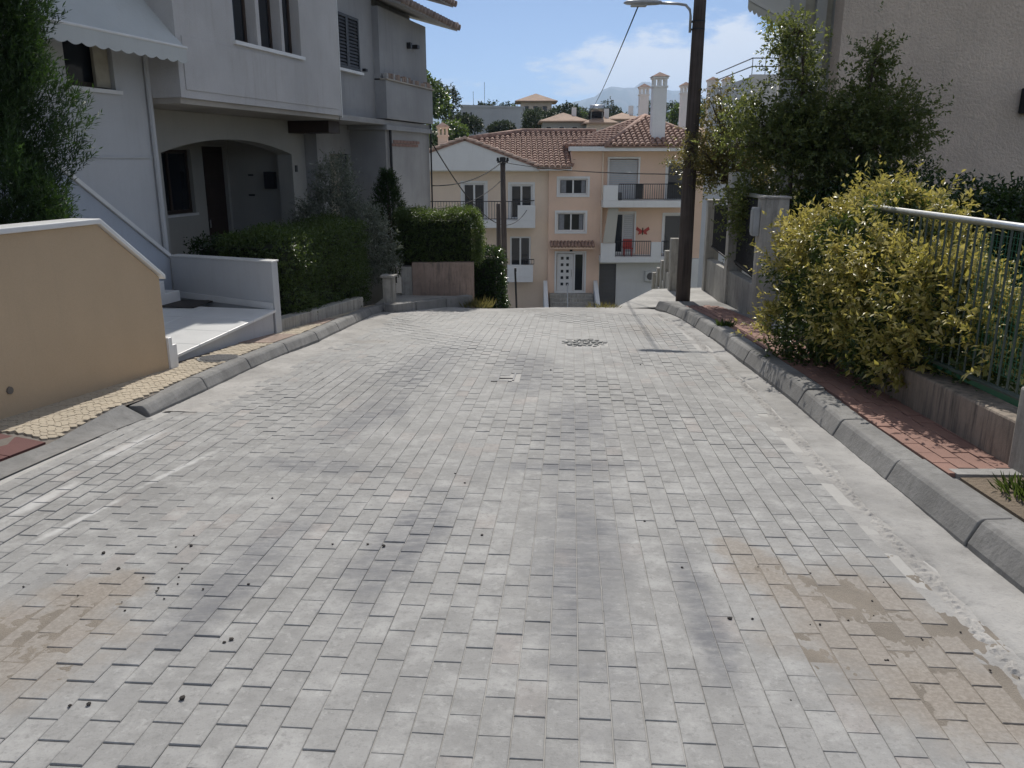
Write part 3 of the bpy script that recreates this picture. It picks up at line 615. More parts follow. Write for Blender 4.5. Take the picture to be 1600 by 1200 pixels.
MB().tube([(4.7, 2.66, .35), (4.7, 2.66, .5)], .012).obj('handle', 'galv', d)
mb_ = MB().box(5.34, 5.448, 1.62, 1.84, 1.06, 1.38).obj('mailbox', 'shutter', HA, False, .008)
MB().box(5.42, 5.449, 2.12, 2.22, 1.3, 1.33).obj('door_bell', 'shutter', HA); MB().box(5.42, 5.449, 2.12, 2.24, .92, .95).obj('door_bell', 'shutter', HA)
MB().box(5.32, 5.4, 1.135, 1.149, 1.38, 1.5).obj('number_plate', 'shutter', HA)
MB().box(5.15, 5.62, .32, 1.149, 2.08, 2.299).obj('beam_end', 'dark_wood', HA, False, .01)
# ---- grey unfinished house
HG = thing('house', 'grey unfinished rendered house with dark shutters and tiled double eaves', 'house', **frame(-4.3, 10.67, 14))
weld(wallgrid(MB(), 5.08, 7.2, 2.4, 5.15, .25, .5, [(5.36, 6.44, 3.24, 4.21)]).obj('upper_wall', 'grey_r', HG))
for k in range(2):
    a = 5.37 + k * .53; s = MB().box(a, a + .05, .2, .24, 3.25, 4.2).box(a + .48, a + .528, .2, .24, 3.25, 4.2).box(a + .05, a + .48, .2, .24, 3.25, 3.3).box(a + .05, a + .48, .2, .24, 4.15, 4.2).obj('shutter', 'shutter', HG)
    for q in range(14): z = 3.31 + q * .06; MB().yz([(.205, z), (.225, z + .045), (.232, z + .045), (.212, z)], a + .051, a + .479).obj('louvre', 'shutter', s)
MB().box(5.3, 6.5, .16, .3, 3.19, 3.238).obj('sill', 'marble', HG)
MB().box(5.37, 6.43, .3, .34, 3.25, 4.2).obj('window_back', 'shutter', HG)
MB().box(6.62, 6.72, .18, .249, 3.28, 3.33).obj('shutter_catch', 'iron', HG)
MB().box(7.2, 10.0, .12, .4, 3.2, 4.56).obj('upper_wall', 'grey_r', HG); MB().box(7.2, 10.03, .0, .42, 2.42, 3.17).obj('balcony_parapet', 'grey_r', HG, False, .006); MB().box(7.16, 10.08, -.04, .12, 3.172, 3.2).obj('parapet_coping', 'soffit', HG, False, .004)
rr = random.Random(5)
for k in range(22): u = 7.25 + k * .127; MB().box(u, u + .1, .0, .09, 3.2, 3.27 + rr.uniform(0, .06)).obj('brick', 'stain_wall' if k % 3 else 'grey_r2', HG, False, .005)
MB().box(9.05, 9.2, -.02, .119, 3.98, 4.06).obj('floodlight', 'iron', HG, False, .01); MB().box(8.75, 8.85, .03, .119, 3.95, 4.07).obj('wall_box', 'iron', HG)
MB().box(5.08, 10.0, .5, 5, 2.43, 4.9).obj('upper_body', 'grey_r', HG); MB().box(5.1, 9.98, .06, 1.15, 2.3, 2.398).obj('slab_edge', 'grey_r2', HG, False, .006)
weld(wallgrid(MB(), 5.78, 7.3, -3.5, 2.29, .9, 1.15, [(6.3, 7.1, .2, 1.72)]).obj('lower_wall', 'grey_r2', HG)); MB().box(6.3, 7.1, 1.05, 1.1, .2, 1.72).obj('boarded_opening', 'board', HG); MB().box(7.02, 7.1, .88, .899, .2, 1.72).obj('opening_post', 'shutter', HG)
MB().box(7.3, 9.99, .1, 1.15, -4, 2.2).obj('lower_wall', 'grey_r2', HG); MB().box(7.2, 10.02, .02, 1.1, 2.2, 2.299).obj('beam', 'grey_r', HG, False, .006); MB().box(5.78, 9.98, 1.152, 5, -4, 2.38).obj('lower_body', 'grey_r2', HG)
MB().tube([(7.45, .05, -1), (7.45, .05, 2.2)], .03).obj('drainpipe', 'iron', HG); MB().tube([(9.9, .03, -2), (9.92, .03, 2.6)], .02).obj('conduit', 'iron', HG)
for j in range(2):
    for k in range(8): MB().box(7.62 + k * .2 + .09 * (j % 2), 7.62 + k * .2 + .185 + .09 * (j % 2), .085, .0995, 1.88 + j * .07, 1.94 + j * .07).obj('brick', 'brick', HG, False, .003)
for (u0, u1, z, yy) in ((7.2, 10.85, 4.56, -.38), (5.0, 10.8, 5.08, -.3)):
    rf = MB().add([(u0, yy, z), (u1, yy, z), (u1, yy, z + .09), (u0, yy, z + .09), (u0, 3, z + .95), (u1, 3, z + .95), (u1, 3, z + 1.04), (u0, 3, z + 1.04)], [(0, 1, 2, 3), (7, 6, 5, 4), (0, 4, 5, 1), (3, 2, 6, 7), (0, 3, 7, 4), (1, 5, 6, 2)]).obj('roof', 'grey_r2', HG)
    sl = .95 / (3 - yy)
    for k in range(int((u1 - u0) / .2) + 1):
        u = u0 + .04 + k * .2
        if k % 2 == 0 or True:
            pts = []
            for (y_, r_) in ((yy - .07, .075), (yy + .35, .065)): pts.append((u, y_, z + .1 + sl * (y_ - yy)))
            MB().tube(pts, [.07, .062], 8).obj('roof_tile', 'tile_grey', rf, True)
    for k in range(9):
        y_ = yy + .0 + k * .36; MB().tube([(u1 + .03, y_, z + .12 + sl * (y_ - yy)), (u1 + .03, y_ + .38, z + .11 + sl * (y_ + .38 - yy))], [.085, .07], 8).obj('verge_tile', 'tile_grey', rf, True)

# ------------------------------------------------------------------ plants on the left
def conifer(name, label, loc, h, r, n, leaf, mat, seed, cat='conifer', k=9, zlow=.1):
    t = thing(name, label, cat, loc); MB().tube([(0, 0, 0), (.02, 0, h * .5), (0, .02, h * .95)], [.09, .06, .01], 8).obj('trunk', 'bark', t)
    z = RNG.uniform(zlow, 1, n) ** .9; a = RNG.uniform(0, 6.283, n); prof_ = np.minimum(1, (1 - z) * 1.9 + .05) * (.85 + .15 * np.sin(z * h * 6 + a * 3)); rad = r * prof_ * np.sqrt(RNG.uniform(.3, 1.1, n)) * (1 + .2 * np.sin(a * 5 + z * h * 2.7) + .12 * np.sin(a * 9 - z * h * 6))
    C = np.stack([rad * np.cos(a), rad * np.sin(a), z * h], 1); O = np.stack([np.cos(a), np.sin(a), np.full(n, .8)], 1)
    leafobj('crown', [sprigs(C, unit(O), k, leaf * 2.6, leaf, leaf * .2, .5, .3, .5)], mat, t, .1); return t
conifer('conifer_tree', 'tall bright green conifer behind the beige wall at the left', (-4.75, 7.5, -.3), 7.5, .74, 32000, .06, 'lf_conifer', 1, k=8)
conifer('conifer_tree', 'small dark conical conifer against the grey house wall', (-2.45, 16.6, -1.0), 2.3, .5, 1800, .06, 'lf_dark', 2)
def hedge(label, loc, rz, w, d, h, n, mat, leaf=.035, seed=1, name='hedge', cat='hedge', k=6):
    t = thing(name, label, cat, loc, rz); C, O = box_pts(w, d, h, n, seed, .16, .07)
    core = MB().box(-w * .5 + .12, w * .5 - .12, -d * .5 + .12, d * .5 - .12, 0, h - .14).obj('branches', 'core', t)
    leafobj('foliage', [sprigs(C, O, k, .11, leaf, leaf * .55, .25, .55)], mat, t); return t
azl = R(90 - 10.5)
hedge('long clipped green hedge in front of the arched house', (-3.16, 12.35, -.7), azl, 3.0, .95, 1.3, 9000, 'lf_hedge', .036, 3)
hedge('clipped square hedge growing above the stained brownish wall', (-1.42, 15.75, -.25), R(4), 1.5, 1.0, .9, 5600, 'lf_hedge', .036, 4)
hedge('dark low hedge beside the thin utility post', (-.62, 16.9, -1.7), R(-3), .8, .7, 1.5, 2400, 'lf_dark', .05, 5)
hedge('dark shady shrubs under the arched porch', (-3.95, 11.85, -.7), R(70), .8, 1.1, 1.2, 1700, 'lf_dark', .045, 6, 'shrub', 'shrub')
def shrub(name, label, loc, lobes, n, mat, leaf, wid, k=7, seed=1, cat='shrub', stems=5, length=.14, up=.4, lump=.18, inner=.6):
    t = thing(name, label, cat, loc); rr = random.Random(seed); st = MB()
    for i in range(stems):
        l = lobes[i % len(lobes)]; e = Vector(l[:3]) + Vector((rr.uniform(-.3, .3) * l[3], rr.uniform(-.3, .3) * l[4], rr.uniform(-.2, .4) * l[5]))
        b = Vector((rr.uniform(-.12, .12), rr.uniform(-.12, .12), 0)); st.tube([b, b.lerp(e, .5) + Vector((0, 0, .1)), e], [.03, .02, .006], 6)
    st.obj('stem', 'bark', t); C, O = ell_pts(lobes, n, inner, seed, lump)
    leafobj('foliage', [sprigs(C, O, k, length, leaf, wid, up)], mat, t); return t
shrub('shrub', 'loose silvery grey green shrub behind the long clipped hedge', (-3.0, 14.3, -.8), [(-.1, 0, 1.35, .5, .5, .6), (0, 0, 1.9, .3, .3, .55), (.35, .1, 1.2, .4, .4, .45), (-.4, -.1, .9, .45, .4, .6), (.5, .1, .8, .4, .4, .5)], 3400, 'lf_olive', .06, .018, 8, 3, length=.2, up=.6)
gw = thing('garden_wall', 'low pale concrete wall at the foot of the long hedge', 'garden wall', (-2.9, 10.15, 0), R(90 - 10))
MB().uz([(0, -1.2), (3.0, -1.4), (3.0, -.53), (0, -.34)], .02, .2).obj('wall', 'pillar', gw, False, .01)
gp = thing('gate_post', 'short stained post with a flat cap beside the street corner', 'gate post', (-2.07, 13.75, -.8), R(-8))
MB().box(-.09, .09, -.09, .09, -.4, .5).obj('shaft', 'pillar', gp, False, .01); MB().box(-.12, .12, -.12, .12, .501, .54).obj('cap', 'pillar', gp, False, .01)
bw = thing('garden_wall', 'brownish water stained retaining wall under the square hedge', 'garden wall', (-1.42, 15.1, -.9), R(4))
MB().box(-.42, .72, 0, .18, -.8, .68).obj('wall', 'stain_wall', bw, False, .01); MB().box(-.62, -.421, .02, 1.2, -.8, .6).obj('side_wall', 'pillar', bw, False, .01)

# ------------------------------------------------------------------ poles and cables
up_ = thing('utility_pole', 'slender dark wooden utility pole in front of the peach house', 'utility pole', (-.3, 30, -4.3))
MB().tube([(.04, 0, -.6), (.02, 0, 2.5), (-.03, 0, 6.0)], [.115, .105, .09], 12).obj('pole', 'pole', up_, True)
MB().tube([(-.03, -.02, 5.75), (-.03, -.02, 5.98)], .11, 10).obj('clamp', 'iron', up_); MB().box(-.22, .16, -.05, .05, 5.8, 5.86).obj('bracket', 'iron', up_)
for dx in (-.2, .14): MB().tube([(dx, 0, 5.86), (dx, 0, 5.98)], [.05, .035], 8).obj('insulator', 'cable', up_)
pp = thing('post', 'thin dark wooden post behind the low hedge', 'post', (-.44, 27, -4.0)); MB().tube([(.03, 0, -.4), (0, 0, 4.24)], [.085, .07], 10).obj('shaft', 'pole', pp, True)
sg = thing('post', 'small thin iron stake standing at the crest of the street', 'post', (.1, 18.2, -1.75)); MB().tube([(.02, 0, -.3), (-.03, 0, 1.0)], .022, 8).obj('shaft', 'iron', sg); MB().box(-.05, .0, -.02, .02, .96, 1.04).obj('head', 'iron', sg)
LX, LY = 3.07, 14.6
lp = thing('street_lamp', 'thick dark wooden pole carrying a grey street lamp on a curved arm', 'street lamp', (LX, LY, -.93))
rr = random.Random(1); MB().tube([(0, 0, -.5), (-.005, 0, 1), (-.005, .01, 2.5), (.005, 0, 4), (.015, 0, 5.5), (.02, 0, 7.2)], [.13, .125, .118, .108, .098, .09], 18).obj('pole', 'pole', lp, True)
MB().tube([(-.13, 0, 4.56), (-.13, 0, 4.8), (-.15, 0, 4.91), (-.22, 0, 4.98), (-.36, 0, 5.0), (-.72, 0, 5.01)], .022, 10).obj('arm', 'lampgrey', lp, True)
for z in (4.6, 4.72): MB().tube([(0, 0, z), (0, 0, z + .02)], .115, 18).obj('strap', 'iron', lp)
hd = MB(); V = []; F = []; prof_ = [(-.62, .03, .035), (-.7, .075, .05), (-.9, .105, .06), (-1.1, .105, .055), (-1.2, .07, .035), (-1.24, .02, .01)]
for (x, ry, rz_) in prof_:
    for k in range(12): t = k * math.pi / 6; V.append((x, ry * math.cos(t), 5.01 + rz_ * (math.sin(t) if math.sin(t) > 0 else .6 * math.sin(t))))
for i in range(len(prof_) - 1):
    for k in range(12): F.append((i * 12 + k, i * 12 + (k + 1) % 12, (i + 1) * 12 + (k + 1) % 12, (i + 1) * 12 + k))
F += [tuple(range(12)), tuple(60 + k for k in range(12))]
hd.add(V, F).obj('luminaire', 'lampgrey', lp, True); MB().box(-1.12, -.86, -.07, .07, 4.955, 4.985).obj('lens', 'lampglass', lp, False, .015)
def cable(label, a, b, sag, r=.012):
    a, b = Vector(a), Vector(b); pts = [a.lerp(b, t / 24) - Vector((0, 0, sag * 4 * (t / 24) * (1 - t / 24))) for t in range(25)]
    return tag(MB().tube(pts, r, 6).obj('overhead_cable', 'cable', None, True), label, 'cable')
cable('long thin cable falling from the street lamp towards the distant villas', (LX - 1.0, LY, 4.03), (8.2, 94.5, 6.6), .5, .012)
cable('thick cable between the grey house corner and the slender pole', (-1.93, 20.3, 1.0), (-.33, 29.9, 1.55), .22, .015)
cable('cable running right from the slender pole across the peach house', (-.3, 29.9, 1.52), (LX, LY + .1, 1.36), .1, .011)
cable('thin slack cable below the thick one at the grey house', (-1.93, 20.3, .45), (-.33, 29.9, .95), .25, .011)
cable('thin drooping cable from the grey house roof corner', (-1.9, 20.2, 2.0), (.8, 45, -1.0), 1.3, .016)

# ------------------------------------------------------------------ RIGHT side
RW = thing('retaining_wall', 'low stained concrete wall along the red brick pavement under the yellow shrub', 'retaining wall', (2.92, 4.86, 0), R(90 - 4))
MB().uz([(-.4, -.9), (4.4, -1.2), (4.4, -.16), (2.6, -.01), (-.4, .155)], -.22, 0).obj('wall', 'concrete', RW, False, .015)
MB().box(-.85, -.402, -.3, .02, -.7, .37).obj('end_pillar', 'pillar', RW, False, .015); MB().uz([(-6, -.5), (-.86, -.6), (-.86, .18), (-6, .3)], -.22, -.01).obj('wall', 'concrete', RW, False, .015)
RL = thing('railing', 'grey bar railing with a bright steel top rail and green netting', 'railing', (2.92, 4.86, 0), R(90 - 4))
MB().tube([(-3, -.11, 1.235), (2.6, -.11, 1.195)], .024, 12).obj('top_rail', 'galv', RL, True); MB().tube([(-.38, -.11, .245), (2.6, -.11, .09)], .018, 8).obj('bottom_rail', 'bar_grey', RL)
for k in range(27):
    u = -.36 + k * .112; MB().tube([(u, -.11, .245 - (u + .38) * .052), (u, -.11, 1.2)], .0075, 6).obj('bar', 'bar_grey', RL)
for k in range(20): u = -2.9 + k * .112; MB().tube([(u, -.11, .5), (u, -.11, 1.22)], .0075, 6).obj('bar', 'bar_grey', RL)
MB().tube([(-2.95, -.11, .5), (-.75, -.11, .48)], .014, 8).obj('bottom_rail', 'bar_grey', RL)
nw = MB()
for k in range(38): u = -.9 + k * .041; nw.box(u, u + .0022, -.135, -.132, .3, 1.16 + .02 * math.sin(k * .5))
for k in range(22): z = .3 + k * .04; nw.box(-.9, .65, -.1385, -.1355, z, z + .0022)
nw.obj('netting', 'green_net', RL)
MB().uz([(-.36, .17), (1.5, .1), (1.5, .16), (-.36, .235)], -.15, -.14).obj('green_skirt', 'green_net', RL)
# yellow variegated shrub
YS = thing('variegated_shrub', 'large yellow variegated shrub spilling over the low wall on the right', 'shrub', (3.3, 7.2, -.3))
lob = [(.1, .25, .95, .62, .8, .62), (-.2, .95, .58, .42, .62, .64), (-.05, -.75, .72, .36, .6, .5), (.5, .9, 1.0, .55, .8, .6), (-.38, .8, .2, .36, .55, .34), (-.42, 1.15, .75, .26, .3, .2), (.12, .15, 1.35, .34, .42, .3), (.1, 1.45, .75, .3, .4, .4), (.0, -1.3, .72, .26, .5, .42), (-.02, -1.75, .6, .2, .35, .36), (-.3, -.6, .35, .2, .5, .3), (-.28, .1, .45, .36, .6, .42), (-.2, .6, 1.1, .3, .4, .35)]
st = MB(); rr = random.Random(3)
for l in lob:
    for k in range(3): e = Vector(l[:3]) + Vector((rr.uniform(-.5, .5) * l[3], rr.uniform(-.5, .5) * l[4], rr.uniform(-.3, .6) * l[5])); b = Vector((.25 + rr.uniform(-.1, .1), rr.uniform(-.5, .7), .05)); st.tube([b, b.lerp(e, .5) + Vector((.05, 0, .12)), e], [.022, .014, .004], 6)
st.obj('stem', 'bark', YS)
C, O = ell_pts([(*q[:3], q[3] * .9, q[4] * .9, q[5] * .9) for q in lob], 5600, .35, 9, .22, 5); leafobj('green_leaves', [sprigs(C, O, 7, .13, .05, .024, .35)], 'lf_green', YS)
C, O = ell_pts(lob, 7600, .9, 9, .34, 4.5); keep = (lumps(C, 3.6, 1.5, 27) + .9 * O[:, 2] + .2 * O[:, 0] + RNG.normal(0, .15, len(C)) - .9 * ((C[:, 2] < .8) & (C[:, 0] < -.02) & (C[:, 1] > .0))) > .12
C, O = C[keep], O[keep]; S_ = ell_pts(lob, 620, .98, 9, .3, 5); S_ = [q[S_[1][:, 2] > -.1] for q in S_]; leafobj('yellow_leaves', [sprigs(C, O, 9, .16, .058, .027, .5, .5, .8, lj=.5), sprigs(S_[0], S_[1], 14, .34, .055, .024, .5, .35, .8, .4)], 'lf_yellow', YS)
# pillared wall with iron panels
PW = thing('fence_wall', 'pale stained concrete wall with square pillars and dark iron panels beside the lamp pole', 'fence wall', (3.37, 11.49, 0), R(90 - 6))
MB().uz([(.0, -1.6), (5.5, -2.6), (5.5, -.35), (.0, -.1)], -.22, -.04).obj('wall', 'pillar', PW, False, .012)
for (u, w_, z0, z1, dx) in ((-.3, .3, -1.2, 1.1, .36), (2.35, .3, -1.6, 1.12, .26), (5.25, .3, -2.6, .8, .26)):
    q = MB().box(u, u + w_, -dx, 0, z0, z1).obj('pillar', 'pillar', PW, False, .012); MB().box(u - .02, u + w_ + .02, -dx - .02, .02, z1 + .002, z1 + .03).obj('cap', 'pillar', q, False, .006)
MB().box(2.33, 2.72, -.3, .02, 1.155, 1.4).obj('white_box', 'white', PW, False, .01)
MB().uz([(-.01, 1.08), (2.34, 1.05), (2.34, 1.1), (-.01, 1.13)], -.15, -.09).obj('panel_rail', 'galv', PW); MB().uz([(2.66, .95), (5.24, .72), (5.24, .77), (2.66, 1.0)], -.15, -.09).obj('panel_rail', 'galv', PW)
for (a, b, z) in ((.0, 2.35, 1.06), (2.65, 5.25, .8)):
    MB().box(a + .01, b - .01, -.135, -.105, -.05 - .05 * (a > 1), -.02 - .05 * (a > 1)).obj('panel_rail', 'iron', PW)
    n = int((b - a) / .1)
    for k in range(1, n): u = a + k * .1; MB().tube([(u, -.12, -.08), (u, -.12, z - .02)], .009, 6).obj('bar', 'iron', PW)
    n = int((b - a) / .3)
    for k in range(n):
        u = a + .15 + k * .3; MB().tube([(u + .09 * math.cos(t * .5) * (1 - t / 22), -.14, .5 + .25 * math.sin(t * .5) * (1 - t / 22)) for t in range(20)], .008, 5).obj('scroll', 'iron', PW)
bx = MB().box(-.27, -.06, .001, .09, .6, .98).obj('meter_box', 'grey_box', PW, False, .015); MB().box(-.25, -.08, .091, .1, .64, .94).obj('meter_door', 'grey_box', bx, False, .006)
# trees over the wall
def broadtree(name, label, loc, spine, clusters, n, mat, leaf, wid, seed, k=7, cat='tree', trunk=.05):
    t = thing(name, label, cat, loc); rr = random.Random(seed); b = MB(); b.tube(spine, [trunk * (1 - .85 * i / (len(spine) - 1)) for i in range(len(spine))], 8)
    sp = [Vector(p) for p in spine]
    for c in clusters:
        e = Vector(c[:3]); s = min(sp, key=lambda p: (p - e).length + max(0, p.z - e.z) * 2); b.tube([s, s.lerp(e, .5) + Vector((0, 0, .06)), e], [.018, .011, .004], 6)
        for q in range(3): e2 = e + Vector((rr.gauss(0, c[3] * .5), rr.gauss(0, c[3] * .5), rr.gauss(0, c[3] * .4))); b.tube([s.lerp(e, .6), e2], [.008, .003], 5)
    b.obj('trunk', 'bark', t)
    wt = np.array([c[3] ** 2 for c in clusters]); cnt = np.maximum(3, n * wt / wt.sum()).astype(int); Cs = []; Os = []
    for c, m in zip(clusters, cnt): q = RNG.normal(0, 1, (m, 3)) * np.array([c[3], c[3], c[3] * 1.05]) * .55; Cs.append(np.array(c[:3]) + q); Os.append(unit(q))
    leafobj('crown', [sprigs(np.concatenate(Cs), np.concatenate(Os), k, .14, leaf, wid, .3, .6)], mat, t); return t
def cl(seed, spec):
    rr = random.Random(seed); out = []
    for (x, y, z, sx, sy, sz, r, n) in spec:
        for i in range(n): out.append((x + rr.uniform(-sx, sx), y + rr.uniform(-sy, sy), z + rr.uniform(-sz, sz), r * rr.uniform(.7, 1.2)))
    return out
broadtree('broadleaf_tree', 'tall thin leafy tree rising over the fence wall left of the stucco wall corner', (4.3, 13.0, -.7), [(0, 0, 0), (.03, 0, 1.2), (-.03, 0, 2.4), (.05, 0, 3.4), (.0, 0, 4.1)],
          cl(1, [(-.15, 0, 3.85, .15, .2, .35, .26, 5), (.02, 0, 3.15, .25, .25, .4, .3, 7), (-.1, 0, 2.5, .7, .3, .5, .34, 14), (.3, 0, 2.6, .5, .3, .3, .3, 6), (.0, 0, 1.7, .7, .35, .4, .4, 8)]), 3600, 'lf_tree', .06, .032, 1)
broadtree('broadleaf_tree', 'bushy tree with one pointed top in front of the sandy stucco wall', (5.3, 12.9, -.6), [(0, 0, 0), (-.03, 0, 1.2), (.0, 0, 2.4), (.03, 0, 3.5), (.05, 0, 4.0)],
          cl(2, [(.03, 0, 3.55, .14, .15, .35, .22, 5), (.0, 0, 2.95, .3, .2, .3, .3, 6), (-.1, 0, 2.5, .8, .3, .35, .34, 13), (.15, 0, 1.8, .7, .35, .4, .4, 11)]), 3700, 'lf_tree', .06, .032, 2)
broadtree('broadleaf_tree', 'sparse yellowing tree leaning behind the wooden lamp pole', (3.95, 14.6, -1.0), [(0, 0, 0), (-.1, 0, 1.2), (-.2, 0, 2.2), (-.35, 0, 3.0)],
          cl(3, [(-.35, 0, 3.1, .4, .3, .25, .2, 6), (-.6, 0, 2.5, .5, .3, .4, .24, 12), (-.1, 0, 2.45, .5, .3, .25, .24, 9), (-.35, 0, 3.5, .25, .2, .2, .16, 3)]), 1500, 'lf_pale', .06, .03, 3, 6)
shrub('shrub', 'dense dark shiny shrub behind the fence pillars', (4.45, 12.2, -.6), [(0.05, 0, .9, .6, .6, .8), (.6, .1, 1.2, .6, .6, .8), (1.2, .2, 1.3, .6, .6, .75)], 2600, 'lf_dark', .06, .034, 7, 4)
shrub('shrub', 'dark glossy leaved shrub glittering above the yellow shrub', (5.3, 10.2, -.5), [(0, 0, 1.1, .7, .6, .75), (-.7, -.1, 1.0, .5, .5, .65), (.75, 0, 1.15, .6, .6, .72)], 2200, 'lf_dark', .065, .038, 7, 5)
hedge('long dark green hedge below the sandy stucco wall at the right edge', (7.5, 10.6, -.6), R(2), 3.6, 1.0, 1.75, 5500, 'lf_hedge', .05, 8)
# right house
HR = thing('house', 'large house with a sandy rough stucco wall behind the trees on the right', 'house', (5.6, 15.0, 0), R(1.5))
MB().box(0, 9, 0, 1.38, -2, 6.2).obj('wall', 'stone_r', HR)
weld(wallgrid(MB(), -.8, -.002, -2, 6.2, .38, .6, [(-.52, -.32, 3.0, 4.7), (-.14, -.01, 3.0, 4.7)]).obj('recessed_wall', 'cream_r', HR)); MB().xy([(-.79, .62), (-.002, .62), (-.002, 1.4), (8.9, 1.4), (8.9, 7), (1.3, 7)], -2, 6.18).obj('house_body', 'cream_r', HR)
for a, b in ((-.52, -.32), (-.14, -.01)): MB().box(a, b, .48, .52, 3.0, 4.7).obj('shutter', 'board', HR)
V = []; F = []; n = 40
for k in range(n + 1):
    x = -1.75 + .75 * k / n; dz = .1 + .05 * abs(math.sin(k * math.pi / 4)); zz = 4.1 - .36 * k / n; V += [(x, -.4, zz + .02), (x, -.4, zz - dz)]
for k in range(n): F.append((2 * k, 2 * k + 2, 2 * k + 3, 2 * k + 1))
ar = MB().add([(-1.75, -.4, 4.1), (-1.0, -.4, 3.74), (-.78, .6, 4.5), (-1.6, .6, 4.75), (-1.75, -.4, 4.12), (-1.0, -.4, 3.76), (-.78, .6, 4.52), (-1.6, .6, 4.77)], [(0, 1, 2, 3), (7, 6, 5, 4), (0, 4, 5, 1), (1, 5, 6, 2), (2, 6, 7, 3), (3, 7, 4, 0)]).obj('awning', 'awning_d', HR)
vo = MB().add(V, F).obj('valance', 'awning_d', ar); vo.modifiers.new('thick', 'SOLIDIFY').thickness = .006
MB().xy([(-1.0, -.3), (9, -.3), (9, 7.2), (1.1, 7.2)], 6.2, 6.4).obj('roof_slab', 'white_r', HR); MB().box(-1.7, -.82, .5, 3, 4.78, 4.95).obj('balcony_slab', 'white_r', HR)
wl = MB().box(3.25, 3.5, -.16, -.002, 2.38, 2.8).obj('wall_lantern', 'iron', HR, False, .02); MB().box(3.28, 3.47, -.168, -.161, 2.43, 2.72).obj('lantern_glass', 'lampglass', wl)
# pale building with roof terrace further down
HT = thing('house', 'pale flat roofed building with a rail round its roof terrace beyond the trees', 'house', (7.7, 28, 0))
weld(wallgrid(MB(), 0, 5, -6, 4.25, 0, .3, [(.5, 1.1, .4, 2.2), (1.6, 2.3, 1.6, 2.9)]).obj('wall', 'white_r', HT)); MB().box(0.02, 4.9, .35, 6, -6, 4.2).obj('house_body', 'white_r', HT); window(HT, .5, 1.1, .4, 2.2, .15, 'dark_wood', 1); window(HT, 1.6, 2.3, 1.6, 2.9, .15, 'white', 2)
MB().box(-.4, 1.3, -1.0, -.02, 2.2, 2.3).obj('canopy', 'stone_r', HT)
for k in range(12): MB().tube([(k * .42 + .03, .1, 4.25), (k * .42 + .03, .1, 4.75)], .012, 6).obj('rail_post', 'iron', HT)
for z in (4.5, 4.75): MB().tube([(0, .1, z), (5, .1, z)], .018, 6).obj('rail', 'iron', HT); MB().tube([(.03, .1, z), (.03, 5, z)], .018, 6).obj('rail', 'iron', HT)
# stepped wall going down
SW = thing('stepped_wall', 'stepped concrete garden wall with posts and slanted rails descending past the lamp pole', 'garden wall', (0, 0, 0))
ps_ = [(3.36, 17.0), (3.55, 18.6), (3.78, 20.3), (4.02, 22.2), (4.28, 24.4)]
for k, (x, y) in enumerate(ps_):
    zt = .05 - .42 * k; MB().box(x - .1, x + .1, y - .1, y + .1, g(y) - .3, zt).obj('post', 'pillar', SW, False, .01)
    if k < 4:
        x2, y2 = ps_[k + 1]; dx, dy = x2 - x, y2 - y; e = .11 / math.hypot(dx, dy); a = (x + dx * e, y + dy * e); b = (x2 - dx * e, y2 - dy * e)
        MB().xy([(a[0] - .07, a[1]), (a[0] + .07, a[1]), (b[0] + .07, b[1]), (b[0] - .07, b[1])], lambda x, y: g(y) - .3, lambda x, y: zt - .75 - .1 * (y - a[1])).obj('wall_panel', 'pillar', SW)
        MB().tube([(x, y + .1, zt - .1), (x2, y2 - .1, zt - .48)], .025, 8).obj('rail', 'galv', SW); MB().tube([(x, y + .1, zt - .4), (x2, y2 - .1, zt - .75)], .02, 8).obj('rail', 'galv', SW)
# ------------------------------------------------------------------ the peach house at the foot of the hill
HP = thing('house', 'peach rendered house with white balconies and clay tiled roofs at the bottom of the street', 'house', (0, 46, 0))
FL = -7.2
opsL = [(-2.69, -1.45, -1.55, .38), (-.1, 1.13, -1.55, .31), (-.11, 1.04, -4.6, -2.5), (-3.6, -2.6, -4.3, -2.7)]
weld(wallgrid(MB(), -6.5, 2.0, FL, 1.25, .0, .3, opsL).obj('left_wall', 'peach2', HP))
opsC = [(2.55, 4.1, -.23, .62), (2.47, 4.01, -2.2, -1.19), (2.47, 4.03, -5.56, -3.38)]
weld(wallgrid(MB(), 2.0, 4.85, FL, 1.04, -.25, .3, opsC).obj('centre_wall', 'peach', HP)); MB().box(3.2, 4.85, -.25, .3, 1.042, 2.1).obj('centre_wall', 'peach', HP)
opsR = [(5.3, 6.87, -.6, 1.66), (8.45, 9.5, -.6, 1.53), (5.57, 6.77, -3.55, -1.23), (8.4, 9.45, -3.55, -1.3)]
weld(wallgrid(MB(), 4.85, 10.5, -3.7, 2.1, .1, .4, opsR).obj('right_wall', 'peach', HP))
weld(wallgrid(MB(), 4.85, 10.5, FL, -3.72, .0, .4, [(4.9, 5.85, -6.4, -4.0)]).obj('basement_wall', 'house_white', HP))
MB().box(-6.48, 1.98, .4, 9, FL, 1.2).obj('house_body', 'peach2', HP); MB().box(2.02, 3.18, .45, 4, FL, 1.1).obj('house_body', 'peach', HP); MB().box(3.22, 10.48, .45, 9, FL, 2.0).obj('house_body', 'peach', HP)
for a, b, c, d in opsL[:2]: window(HP, a, b, c, d, .06, 'house_white', 2, .1, 'french_door')
window(HP, *opsL[2], .06, 'house_white', 2, .09, 'french_door'); window(HP, *opsL[3], .06, 'house_white', 2, .08)
def surround(a, b, c, d, y, t=.12):
    MB().box(a - t, a, y, y + .06, c - t, d + t).box(b, b + t, y, y + .06, c - t, d + t).box(a, b, y, y + .06, d, d + t).box(a, b, y, y + .06, c - t, c).obj('window_surround', 'house_white', HP)
